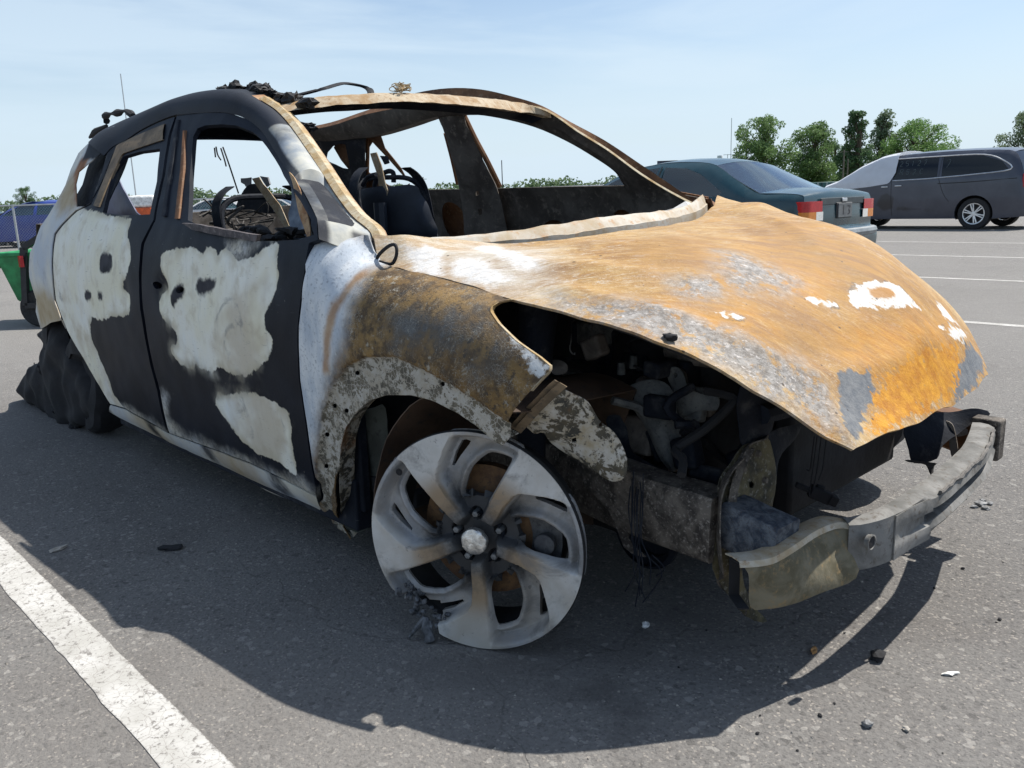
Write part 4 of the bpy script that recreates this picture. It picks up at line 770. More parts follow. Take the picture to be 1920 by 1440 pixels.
ppanel('upper_support',[(1395,705,.40,'X'),(1420,715,.40,'X'),(1446,740,.40,'X'),(1452,780,.41,'X'),(1440,822,.42,'X'),(1398,838,.42,'X'),(1390,800,.41,'X'),(1385,750,.40,'X')],M_CHAR,post,bulge=.01,dent=.006)
ppanel('upper_support_link',[(1440,815,.42,'X'),(1470,800,.42,'X'),(1500,795,.42,'X'),(1492,822,.42,'X'),(1468,850,.425,'X'),(1455,890,.43,'X'),(1450,930,.43,'X'),(1444,870,.42,'X')],M_CHAR,post,bulge=.01,dent=.006)
for (x,y) in ((1392,880),(1420,850),(1432,900),(1365,1000),(1372,1070)):
    q=at(x,y,X=.437); MB().tube([q,q+np.array([.008,0,0])],[.008,.006],6).build('post_bolt',M_DRAIL,post,smooth=False)
rb=np.array([at(x,y,X=.436) for x,y in [(1405,840),(1385,880),(1372,930),(1368,1000),(1376,1060)]]); rb=crom(rb,5,False); MB().loft([rb+np.array([0,-.012,0]),rb+np.array([.012,0,0]),rb+np.array([0,.012,0])]).build('post_rib',M_RAIL,post,thick=.002)
crash=box_beam('crash_can',[(.43,-.530,.318),(.48,-.535,.312),(.56,-.54,.300)],.085,.10,m_rust('ashy_blue_steel',(.03,.038,.055),(.13,.14,.155),(.05,.035,.025),45),dent=.002); 
# bumper beam
BT=np.array([at(x,y,Z=z) for x,y,z in [(1592,986,.327),(1610,985,.328),(1678,966,.333),(1755,917,.340),(1818,863,.346),(1841,836,.350),(1853,797,.354)]])
BT=rn(crom(BT,6,False),40); T=np.gradient(BT,axis=0); T[:,2]=0; T/=np.linalg.norm(T,axis=1)[:,None]; FW=np.stack([T[:,1],-T[:,0],T[:,2]*0],-1)
UP=np.array([0,0,1.])
kk=np.linspace(0,1,40); wv=np.clip((kk-.27)/.04,0,1)       # plain plate first, then the W section
hh=.103-.018*wv
sec=[(-.038,0.002,0),(-.02,.004,0),(0,0,0),(.014,-.008,.35),(.018,-.030,.6),(-.030,-.040,1),(-.034,-.060,1),(.012,-.066,.6),(.020,-.080,.5),(.010,-.098,.5),(-.038,-.10,0)]
rows=[]
for f,z,g in sec:
    ff=np.where(z==0,0,f)*(wv if g else 1)*1.0 if g else np.full(40,f)
    rows.append(BT+FW*(ff[:,None] if np.ndim(ff) else ff)+UP*(z*hh/.103)[:,None])
b=MB().loft(rows); V=np.vstack(b.v)
M_BEAM=m_rust('ashen_beam_steel',(.10,.098,.092),(.21,.205,.195),(.075,.06,.045),11)
bumper=mesh('bumper_beam',V+rough3(V,.0011,18,7),b.f,M_BEAM,SUV,thick=.003); tag(bumper,'bare bumper beam with a torn near end')
# torn sleeve edge between plate and W section
j=11; e0=np.array([rows[i][j] for i in range(2,10)])+FW[j]*.005
e1=np.array([rows[i][j-6] for i in range(2,10)])+FW[j]*.004
rag=np.array([[0,.012*mnoise.noise(Vector((i*1.3,2,5))),.0] for i in range(8)])
MB().loft([e1,(e0+e1)/2,e0+rag+FW[j]*.006]).build('sleeve',M_BEAM,bumper,thick=.003)
# weld bead along the upper ridge
MB().tube(np.array([rows[3][i]+UP*.006+rough3([rows[3][i]],.006,60,1)[0] for i in range(13,38)]),.0045,6).build('weld_seam',plain('weld_slag',(.12,.11,.10),.8,0,.4,60),bumper)
end=ppanel('beam_end',[(1386,1057,.298,'Z'),(1420,1056,.300,'Z'),(1452,1049,.303,'Z'),(1491,1026,.310,'Z'),(1530,1000,.316,'Z'),(1569,985,.319,'Z'),(1600,988,.320,'Z'),(1606,1035,.268,'Z'),(1604,1084,.215,'Z'),(1560,1105,.210,'Z'),(1520,1122,.205,'Z'),(1480,1134,.20,'Z'),(1440,1140,.20,'Z'),(1406,1136,.20,'Z'),(1402,1076,.278,'Z')],m_rust('olive_beam_end',(.095,.083,.05),(.19,.17,.12),(.26,.18,.09),13),bumper,bulge=.012,dent=.004,step=.009)
tp=np.array([at(x,y,Z=z) for x,y,z in [(1386,1057,.299),(1420,1055,.302),(1452,1048,.305),(1491,1025,.312),(1530,999,.318),(1569,984,.321),(1600,987,.321)]]); tp=rn(crom(tp,5,False),30)
MB().loft([tp+np.array([.004,-.004,-.006]),tp+np.array([0,0,.004]),tp+np.array([-.025,.012,.004]),tp+np.array([-.05,.03,-.004])]).build('beam_end_flange',m_rust('tan_ash',(.36,.27,.16),(.50,.46,.38),(.26,.15,.07),11),bumper,thick=.003)
MB().loft([tp[:3]+np.array([0,0,0]),tp[:3]+np.array([-.04,.03,-.01]),tp[:3]+np.array([-.04,.03,-.09]),tp[:3]+np.array([0,0,-.095])]).build('beam_end_cap',M_SOOT,bumper,thick=.003)
q=at(1630,1016,Z=.300); MB().tube([q+FW[8]*-.004,q+FW[8]*.006],[.013,.0155],18,False).build('bolt_collar',M_BEAM,bumper,thick=.003); MB().tube([q-FW[8]*.004,q+FW[8]*.0045],.0125,16).build('bolt_hole',M_SOOT,bumper)
# far end of the beam and its bracket
fe_=BT[-1]
MB().box(fe_+np.array([-.01,.035,-.045]),(.075,.05,.115)).build('beam_end',M_RAIL,bumper,bevel=.006)
crash2=box_beam('crash_can',[(.44,.53,.315),(.52,.535,.30),(.58,.53,.295)],.10,.10,M_RUSTB)
ppanel('lamp_bracket',[(1700,800,.30),(1740,780,.38),(1790,770,.46),(1850,772,.52),(1845,790,.50),(1800,812,.44),(1765,835,.36),(1758,862,.33),(1715,868,.28),(1703,840,.28)],M_CHAR,dent=.01,step=.015)
ppanel('bent_strut',[(1770,792,.42),(1785,795,.42),(1792,820,.42),(1796,860,.40),(1784,860,.40),(1778,825,.42)],M_DRAIL,step=.01)
ppanel('bent_strut',[(1778,806,.44),(1812,803,.46),(1814,816,.46),(1780,818,.44)],M_DRAIL,step=.01)
ppanel('lower_bracket',[(1703,862,.25),(1756,868,.33),(1750,875,.33),(1752,892,.30),(1745,890,.30),(1738,872,.30),(1706,866,.25)],M_SOOT,step=.01)
M_ENG=m_rust('smoked_casting',(.085,.09,.09),(.18,.18,.17),(.04,.04,.04),16)
# radiator support across, radiator remains, engine
MB().tube([(.42,-.40,.52),(.44,0,.50),(.43,.40,.55)],.022,8).build('radiator_crossbar',M_CHAR,SUV)
MB().box((.36,.12,.42),(.05,.62,.42)).build('radiator',M_SOOT,SUV,bevel=.01)
eng=MB(); eng.box((.02,-.02,.46),(.46,.62,.38)); eng.box((.05,.06,.68),(.34,.46,.10)); engine=eng.build('engine_block',M_SOOT,SUV,bevel=.03)
for i in range(34):
    x,y,z=random.uniform(-.15,.34),random.uniform(-.48,-.28),random.uniform(.32,.68)
    MB().box((x,y,z),(random.uniform(.04,.12),random.uniform(.03,.09),random.uniform(.03,.1)),Matrix.Rotation(random.uniform(-.5,.5),3,random.choice('XYZ'))).build('engine_fitting',random.choice([M_CHAR,M_ENG,M_DRAIL]),engine,bevel=.008)
ppanel('intake_cover',[(1165,738,-.46),(1200,716,-.45),(1235,712,-.44),(1262,735,-.43),(1272,790,-.42),(1280,850,-.42),(1262,885,-.43),(1232,850,-.44),(1205,790,-.45)],M_ENG,engine,bulge=.03,thick=.03,step=.015)
ppanel('mount_arm',[(1255,690,-.42),(1268,688,-.42),(1280,700,-.42),(1290,725,-.42),(1315,738,-.41),(1345,742,-.40),(1345,768,-.40),(1310,770,-.41),(1275,778,-.42),(1262,735,-.42),(1250,706,-.42)],M_ENG,engine,bulge=.01,thick=.03,step=.01,holes=[[(1262,700),(1268,697),(1272,703),(1267,708)]])
ppanel('battery_tray',[(1140,790,-.50),(1165,778,-.48),(1178,800,-.47),(1185,850,-.47),(1240,880,-.45),(1250,900,-.45),(1195,905,-.50),(1175,860,-.52)],M_CHAR,dent=.01,step=.015)
for x,y in [(1108,740),(1124,747),(1165,702),(1188,690)]:
    q=at(x,y,Y=-.42); MB().tube([q,q+np.array([0,0,.03])],[.011,.009],8).build('terminal_bolt',M_ENG,engine)
q=at(1075,645,Y=-.35); MB().tube([q+np.array([.003*math.sin(t*3),.012*math.cos(t),.028*math.sin(t)]) for t in np.linspace(.5,5.2,18)],.002,6).build('wire_loop',M_ALU,SUV)
MB().tube([at(1040,672,Y=-.45),at(1150,683,Y=-.2),at(1300,690,Y=.1)],.006,6).build('hood_cable',M_CHAR,SUV)
ppanel('hinge_bracket',[(1035,676,-.60),(1052,676,-.60),(1063,685,-.60),(1062,700,-.60),(1040,702,-.62),(1030,690,-.62)],M_DRAIL,step=.006)
for i in range(34):        # hoses, looms and burnt odds and ends in the bay
    a=np.array([random.uniform(-.1,.33),random.uniform(-.5,.15),random.uniform(.35,.62)]); 
    p=[a]; 
    for k in range(6): p.append(p[-1]+np.array([random.uniform(-.05,.06),random.uniform(-.06,.06),random.uniform(-.06,.035)]))
    MB().tube(crom(p,4,False),random.choice([.003,.004,.006,.010]),6).build('burnt_hose',random.choice([M_CHAR,M_ENG,M_SOOT]),engine)
# hanging wires
def wire(pts,r=.0016,mat=None,name='hanging_wire',parent=None):
    P=np.array([at(x,y,Y=Y) for x,y,Y in pts]); MB().tube(crom(P,5,False),r,5).build(name,mat or M_SOOT,parent or SUV)
for i in range(9):
    x0=1182+i*3; y1=random.uniform(1040,1150)
    wire([(x0,random.uniform(880,930),-.62),(x0+random.uniform(-4,6),960,-.62),(x0+random.uniform(-6,8),1010,-.62),(x0+random.uniform(-10,14),(1010+y1)/2,-.62),(x0+random.uniform(-16,22),y1,-.62)],.0014,M_CHAR)
wire([(1210,1040,-.6),(1240,1070,-.6),(1232,1095,-.6),(1205,1130,-.62)],.0015,M_CHAR); wire([(1222,1040,-.6),(1246,1065,-.6),(1230,1080,-.6)],.0015,M_CHAR)
for x,yy in ((1522,930),(1530,915),(1540,900),(1517,880)): wire([(x+10,818,-.2),(x+6,850,-.2),(x+2,880,-.2),(x-5,yy,-.2)],.0016)
con=MB(); a=at(1492,908,Y=-.2); b2=at(1568,940,Y=-.14); con.beam(a,a*.6+b2*.4,.012,.014); con.beam(a*.65+b2*.35,a*.15+b2*.85,.026,.03); con.beam(a*.2+b2*.8,b2,.034,.024); con.beam(a*.5+b2*.5+np.array([0,0,.014]),a*.3+b2*.7+np.array([0,0,.018]),.014,.016)
con.build('loose_connector',M_SOOT,SUV,bevel=.003)
MB().lathe([(.085,0),(.095,.01),(.095,.022),(.07,.03),(.07,.05),(.02,.05)],32,(np.array([[1,0,0],[0,0,-1],[0,1,0]]).T.astype(float),at(1205,1000,Y=-.45))).build('pulley',M_CHAR,engine)
# subframe and underbody
MB().box((-1.55,0,.24),(2.4,1.56,.05)).build('floor_pan',M_SOOT,SUV,bevel=.01)
MB().box((.05,0,.19),(.5,.9,.07)).build('subframe',M_SOOT,SUV,bevel=.02)
MB().box((-2.9,0,.42),(.9,1.2,.05)).build('boot_floor',M_SOOT,SUV,bevel=.01)
MB().tube([(-2.755,-.70,.23),(-2.755,.70,.28)],.05,10).build('rear_axle',M_SOOT,SUV)
# ------------------------------------------------------------------ the other wheels: burnt tyres
def tyre(c,R0,w,flat,seed,nm,lab=None,az=-90):
    a=R_(az); n=np.array((math.cos(a),math.sin(a),0)); h=np.array((-math.sin(a),math.cos(a),0)); M=(np.stack([h,WV,n],1),np.array(c))
    e=bpy.data.objects.new(nm,None); COL.objects.link(e); e.location=c; par(e,SUV)
    if lab: e['label']=lab
    t=MB(); t.lathe([(R0*.66,-w/2),(R0*.9,-w/2),(R0*.98,-w*.38),(R0,0),(R0*.98,w*.38),(R0*.9,w/2),(R0*.66,w/2)],40,M); V=np.vstack(t.v); V=V+rough3(V,.022,8,seed); V[:,2]=np.maximum(V[:,2],.004)
    mesh('burnt_tyre',V,t.f,M_SOOT,e,thick=.006)
    t=MB(); t.lathe([(R0*.68,w*.42),(R0*.62,w*.40),(R0*.5,w*.2),(R0*.2,w*.25),(.002,w*.25)],32,M); t.build('wheel_disc',M_SOOT,e,thick=.01)
    return e
tyre((-2.755,-.78,.235),.235,.14,.0,3,'rear_wheel','collapsed rear wheel burnt black')
tyre((-2.755,.80,.35),.35,.2,0,5,'rear_wheel'); tyre((0,.72,.31),.31,.18,0,9,'front_wheel','far front wheel',-80)
# charred lump hanging behind the rear wheel (tyre carcass)
car_=[(84,622),(92,642),(97,656),(84,668),(70,684),(60,702),(55,722),(60,745),(78,760),(104,773),(116,786),(124,804),(140,810),(156,806),(172,796),(205,775),(188,723),(160,677),(127,618),(108,598)]
ppanel('tyre_carcass',[(x,y,-.80) for x,y in car_],M_SOOT,SUV,step=.018,thick=.16,bulge=.07,dent=.03,smooth=3,freq=9)
lm=MB()
for i,(x,y,Y,r) in enumerate([(66,716,-.84,.035),(82,690,-.84,.04),(92,664,-.84,.035),(110,768,-.85,.04),(140,800,-.85,.03)]): lm.ico(at(x,y,Y=Y),r,3,.5,2.5,i+3,(1,.7,1))
tag(lm.build('charred_crust',M_SOOT,SUV),kind='stuff')
whr=MB(); ar=[R_(a) for a in np.linspace(-5,185,22)]; rows=[np.array([(-2.78+rad*math.cos(a),yy,.24+rad*math.sin(a)) for a in ar]) for yy,rad in ((-.86,.40),(-.74,.40),(-.50,.38))]; whr.loft(rows); whr.loft([rows[-1],np.array([(-2.78,-.5,.2)]*22)]); whr.build('wheelhouse',M_SOOT,SUV,thick=.003)
# wires sticking out of the carcass
for pts in ([(78,700,-.72),(66,690,-.72),(64,680,-.72)],[(72,715,-.72),(58,712,-.72),(53,700,-.72),(60,706,-.72)],[(62,735,-.72),(50,765,-.72),(40,785,-.72)]): wire(pts,.003,M_SOOT,'steel_cord')
# ------------------------------------------------------------------ roof leftovers
ch=MB(); 
for i in range(60):
    t=random.random(); px=415+t*175; top=160+ (t*32 if t>.6 else abs(t-.25)*20); py=random.uniform(top,172+t*24)
    ch.ico(at(px,py,Y=random.uniform(-.50,-.38)),random.uniform(.010,.026),2,.9,2.6,i,(random.uniform(.8,1.8),1,random.uniform(.4,.9)))
tag(ch.build('charred_headliner',plain('charcoal',(.012,.012,.013),.75,0,.6,40,bump=.6),SUV,smooth=False),kind='stuff')
ch=MB()
for i in range(16):
    ch.ico(at(random.uniform(558,590),random.uniform(229,244),Y=.45),random.uniform(.010,.03),2,.9,2.6,i+90,(1.5,1,.5))
tag(ch.build('charred_headliner',M_SOOT,SUV,smooth=False),kind='stuff')
P=np.array([at(x,y,Y=Y) for x,y,Y in [(560,178,-.30),(600,168,-.22),(640,157,-.1),(672,160,0),(690,166,.05),(694,176,.05)]]); P=crom(P,5,False)
MB().loft([P+np.array([0,-.012,-.004]),P+np.array([0,0,.004]),P+np.array([0,.02,.0])]).build('bent_roof_strip',M_CHAR,SUV,thick=.004)
tg=MB()
for i in range(7):
    c=at(752,166,Y=-.15); p=[c+np.array([random.uniform(-.03,.03),random.uniform(-.03,.03),random.uniform(-.012,.018)]) for k in range(6)]; tg.tube(crom(p,4,True),.0016,5)
tg.build('wire_tangle',M_CREAM,header)
P=np.array([at(x,y,Y=Y) for x,y,Y in [(250,217,-.50),(235,208,-.48),(220,212,-.46),(205,214,-.44),(195,220,-.43),(200,227,-.43)]]); MB().tube(crom(P,4,False),[.012+.006*math.sin(i) for i in range(21)],7).build('melted_roof_bar',M_SOOT,SUV)
P=np.array([at(x,y,Y=-.5) for x,y in [(200,236),(180,248),(168,258)]]); MB().tube(P,[.008,.02,.006],7).build('melted_roof_bar',M_SOOT,SUV)
# ------------------------------------------------------------------ interior
def seat(y0,x0,zt,nm,lab):
    e=bpy.data.objects.new(nm,None); COL.objects.link(e); e.location=(x0,y0,.3); par(e,SUV); e['label']=lab
    H=zt-.42; lean=-.18
    f=lambda y,t,dx=0:(x0+lean*t+dx,y0+y,.42+H*t)
    for s in (-1,1):
        P=np.array([f(.20*s,t)for t in (0,.3,.6,.85)]+[f(.17*s,.95),f(.12*s,1.0)]); P=crom(P,4,False); MB().loft([P+np.array([.03,0,0]),P+np.array([0,-.012*s,0]),P+np.array([-.04,0,0])]).build('side_member',M_CHAR,e,thick=.004)
    MB().tube(crom([f(-.19,.72),f(-.18,.86),f(-.12,.93),f(0,.94),f(.12,.93),f(.18,.86),f(.19,.72)],4,False),.012,8).build('back_tube',M_CHAR,e)
    for t in (.2,.35,.5,.65): MB().tube(crom([f(-.2,t),f(-.1,t+.02,-.02),f(0,t-.01,-.03),f(.1,t+.02,-.02),f(.2,t)],4,False),.004,6).build('spring_wire',M_DRAIL,e)
    MB().box(f(0,.35,-.03),(.02,.36,.22)).build('back_panel',M_CHAR,e,bevel=.005)
    MB().box((x0+.26,y0,.38),(.52,.44,.07)).build('seat_pan',M_CHAR,e,bevel=.02)
    for s in (-1,1): MB().box((x0+.24,y0+.2*s,.31),(.55,.03,.06)).build('seat_rail',M_SOOT,e,bevel=.004)
    return e
sR=seat(-.37,-1.62,1.08,'front_seat','burnt seat frame behind the front door window'); sL=seat(.37,-1.80,1.16,'front_seat','burnt seat frame seen through the windscreen opening')
M_BRK=plain('ash_bracket',(.34,.34,.33),.6,.2,.4,30)
ppanel('headrest_bracket',[(452,334,-.33),(470,333,-.33),(469,352,-.33),(461,350,-.33),(459,346,-.33),(452,342,-.33)],plain('grey_bracket',(.16,.17,.19),.6,.2),sR,step=.006,smooth=1,thick=.006)
ppanel('headrest_bracket',[(487,331,-.30),(502,332,-.30),(506,345,-.30),(500,350,-.30),(494,342,-.30)],plain('grey_bracket2',(.16,.17,.19),.6,.2),sR,step=.006,smooth=1,thick=.006)
ppanel('airbag_strip',[(472,335,-.45),(486,332,-.44),(494,345,-.44),(506,360,-.44),(524,385,-.44),(542,424,-.44),(534,427,-.45),(513,395,-.45),(492,365,-.45)],M_RUSTT,sR,step=.008,smooth=1,thick=.004)
ppanel('seat_shoulder',[(462,350,-.35),(480,345,-.35),(498,362,-.35),(512,392,-.35),(505,400,-.35),(446,392,-.35),(450,370,-.35)],M_CHAR,sR,step=.012,thick=.02)
ppanel('airbag_strip',[(694,288,.30),(706,286,.30),(714,310,.30),(722,340,.30),(727,358,.30),(722,380,.30),(716,425,.30),(712,420,.30),(714,380,.30),(708,335,.30)],M_RUSTT,sL,step=.01,smooth=1,thick=.004)
ppanel('headrest_bracket',[(712,292,.40),(724,292,.40),(728,305,.40),(720,308,.40)],M_CHAR,sL,step=.01,smooth=1,thick=.008)
MB().tube(crom([at(x,y,Y=.45) for x,y in [(700,372),(706,336),(725,322),(737,324),(738,342)]],4,False),.012,8).build('headrest_tube',M_CHAR,sL)
MB().tube(crom([at(x,y,Y=.2) for x,y in [(680,348),(690,332),(705,327)]],4,False),.010,8).build('headrest_tube',M_CHAR,sL)
M_SEATB=plain('heat_blued_panel',(.014,.019,.030),.55,.2,.3,8)
ppanel('seat_back',[(672,365,.25),(700,352,.28),(740,348,.33),(780,348,.40),(790,365,.42),(808,400,.43),(820,442,.43),(760,448,.36),(680,448,.25)],M_SEATB,sL,bulge=.02,step=.02,thick=.03,dent=.006)
ppanel('seat_back_frame',[(730,360,.38),(775,352,.43),(790,375,.44),(812,420,.44),(820,445,.44),(800,445,.43),(785,400,.42),(765,372,.40)],m_rust('seat_dark',(.02,.027,.04),(.04,.05,.065),(.015,.015,.02),9),sL,bulge=.012,step=.012,thick=.012)
MB().tube([at(712,380,Y=.26),at(716,440,Y=.26)],.03,8).build('seat_belt_sleeve',M_SEATB,sL)
ppanel('quarter_trim',[(196,404,-.50),(202,345,-.50),(212,316,-.50),(224,340,-.50),(238,366,-.50),(256,398,-.50),(259,406,-.50)],plain('heat_violet_steel',(.075,.085,.15),.5,.2,.3,8),SUV,step=.02,bulge=.01,thick=.006,smooth=2)
ppanel('door_sail',[(545,345,-.70),(556,380,-.70),(572,405,-.72),(583,435,-.75),(586,448,-.76),(545,448,-.74),(540,400,-.72)],plain('blued_sheet',(.07,.10,.15),.5,.2,.4,20,c2=(.16,.19,.23)),SUV,step=.012,smooth=1)
ppanel('window_frame_strip',[(541,326,-.775),(550,332,-.775),(566,366,-.80),(577,405,-.82),(582,440,-.84),(576,444,-.84),(566,415,-.82),(556,378,-.80)],m_rust('orange_frame',(.24,.11,.04),(.40,.27,.15),(.12,.06,.04),12),SUV,step=.008)
ppanel('belt_strip',[(340,419,-.885),(365,420,-.885),(420,430,-.885),(482,440,-.885),(479,452,-.885),(420,444,-.885),(360,431,-.885)],m_rust('scorched_strip',(.05,.045,.05),(.13,.11,.11),(.22,.20,.20),14),fdoor,step=.01,thick=.012,smooth=1)
jk=MB()
for i in range(46):
    px=random.uniform(455,585); py=random.uniform(425,458); jk.ico(at(px,py,Y=random.uniform(-.80,-.66)),random.uniform(.008,.022),1,.9,3,i,(random.uniform(.7,2.2),1,random.uniform(.4,.9)))
tag(jk.build('charred_trim',M_SOOT,SUV,smooth=False),kind='stuff')
jk=MB()
for i in range(26):
    px=random.uniform(385,500); py=random.uniform(385,440); c=at(px,py,Y=random.uniform(-.5,.0)); p=[c+RNG.normal(0,.03,3)*np.array([1,1,.6]) for k in range(4)]; jk.tube(crom(p,3,False),random.uniform(.002,.006),5)
tag(jk.build('seat_wreckage',m_rust('wreck_grey',(.03,.028,.027),(.10,.09,.08),(.02,.02,.02),14),SUV),kind='stuff')
# far B pillar (inner) and C pillar, speaker ring, belt line of the far doors
ppanel('centre_pillar',[(815,196,.60),(860,200,.60),(875,235,.64),(905,300,.70),(930,350,.74),(950,430,.78),(955,460,.78),(880,460,.74),(868,400,.74),(858,340,.70),(845,290,.66),(830,240,.62)],M_INNER,SUV,step=.02,bulge=.015,thick=.01,smooth=2,holes=[[(890,360),(896,358),(898,366),(892,368)],[(895,392),(903,390),(904,402),(897,403)]])
ppanel('rear_pillar',[(575,262,.58),(640,256,.60),(684,252,.62),(683,300,.67),(684,350,.74),(690,460,.78),(600,460,.78),(585,340,.70)],M_CHAR,SUV,step=.025,thick=.01,smooth=1,holes=[[(609,302),(614,286),(626,274),(640,268),(650,270),(651,322),(637,318),(618,308)]])
c=at(775,398,Y=.80); MB().tube([c+np.array([.085*math.cos(t),0,.085*math.sin(t)]) for t in np.linspace(0,2*math.pi,30)],.008,6).build('speaker_ring',M_DRAIL,SUV)
for pts in ([(405,275,0),(408,290,0),(414,300,.0)],[(418,276,0),(430,310,.0),(447,362,0.1)],[(402,277,0),(404,295,0)],[(414,278,0),(421,300,0),(424,312,0)]): wire(pts,.004,M_SOOT)
# charred ring at the hood corner
P=[at(x,y,Y=-.78) for x,y in [(707,487),(712,476),(728,462),(740,459),(744,470),(741,486),(733,495),(716,492)]]; MB().tube(crom(P,4,True),.0045,6).build('charred_ring',M_SOOT,SUV)
# ------------------------------------------------------------------ other vehicles
def paint(name,c,rough=.28,dust=.25):
    n=NM(name); a=n.noise(3,5,.6); b=n.noise(60,4,.7); col=n.mix(n.mr(a,.4,.75,0,dust),c,(.16,.15,.14)); col=n.mix(n.mr(b,.62,.8,0,.25),col,(.2,.19,.18))
    return n.set(col,n.mr(a,.3,.7,rough,rough+.18),0,.5,Coat_Weight=.35,Coat_Roughness=.15)
def glass(name,tint=(.55,.72,.70),dark=.35,add=.1):
    m=bpy.data.materials.new(name); m.use_nodes=True; t=m.node_tree; t.nodes.clear(); o=t.nodes.new('ShaderNodeOutputMaterial'); mx_=t.nodes.new('ShaderNodeMixShader'); tr_=t.nodes.new('ShaderNodeBsdfTransparent'); gl=t.nodes.new('ShaderNodeBsdfGlossy'); fr=t.nodes.new('ShaderNodeFresnel')
    tr_.inputs[0].default_value=(*[c*(1-dark) for c in tint],1); gl.inputs['Roughness'].default_value=.06; gl.inputs[0].default_value=(.9,.95,1,1); fr.inputs[0].default_value=1.55
    ad=t.nodes.new('ShaderNodeMath'); ad.operation='ADD'; ad.inputs[1].default_value=add; t.links.new(fr.outputs[0],ad.inputs[0])
    t.links.new(ad.outputs[0],mx_.inputs[0]); t.links.new(tr_.outputs[0],mx_.inputs[1]); t.links.new(gl.outputs[0],mx_.inputs[2]); t.links.new(mx_.outputs[0],o.inputs[0]); return m
M_TYRE=plain('tyre_rubber',(.022,.022,.023),.85,0,.3,40)
M_BLK=plain('black_trim',(.02,.02,.022),.6,0,.3,30)
M_CHROME=plain('bright_alloy',(.62,.63,.64),.3,.8,.15,10)
G_CLEAR=glass('clear_green_glass',(.60,.82,.80),.2,.05); G_DARK=glass('privacy_glass',(.25,.27,.30),.75,.0)
M_RED=plain('red_lens',(.42,.015,.02),.2,0,.15,40); M_REV=plain('clear_lens',(.75,.73,.68),.2,0,.1,40); M_AMB=plain('amber_lens',(.6,.2,.03),.2,0,.1,40)
def car_wheel(root,x,y,r,rr,side,spokes=5,double=True,detail=True):
    w_=bpy.data.objects.new('wheel',None); COL.objects.link(w_); w_.parent=root; w_.location=(x,y,r)
    M=(np.array([[1,0,0],[0,0,side],[0,1,0]],float),np.zeros(3)); wd=.21
    MB().lathe([(rr*1.0,-wd+.03),(r*.95,-wd+.02),(r,-wd+.06),(r,-.03),(r*.96,.0),(rr*1.06,.008),(rr,-.01),(rr*.96,-.06)],36,M).build('tyre',M_TYRE,w_,local=True)
    if detail:
        rim=MB(); rim.lathe([(rr,.0),(rr*.98,.006),(rr*.90,.002),(rr*.88,-.03),(rr*.86,-.12)],36,M)
        rim.lathe([(.0005,.0),(rr*.2,-.002),(rr*.24,-.02),(rr*.2,-.05)],20,M)
        rim.build('rim',M_CHROME,w_,local=True)
        for k in range(spokes):
            for d in ((-.13,.13) if double else (0,)):
                a=2*math.pi*k/spokes+.3
                p0=np.array([rr*.2*math.cos(a+d*1.6),rr*.2*math.sin(a+d*1.6),-.008]); p1=np.array([rr*.93*math.cos(a+d),rr*.93*math.sin(a+d),-.004])
                b=MB().beam(p0,p1,rr*.12,.02); b.v=[np.vstack(b.v)@M[0].T]; b.build('spoke',M_CHROME,w_,local=True,bevel=.004)
        MB().lathe([(rr*.86,-.09),(.002,-.09)],24,M).build('wheel_back',M_BLK,w_,local=True)
    return w_
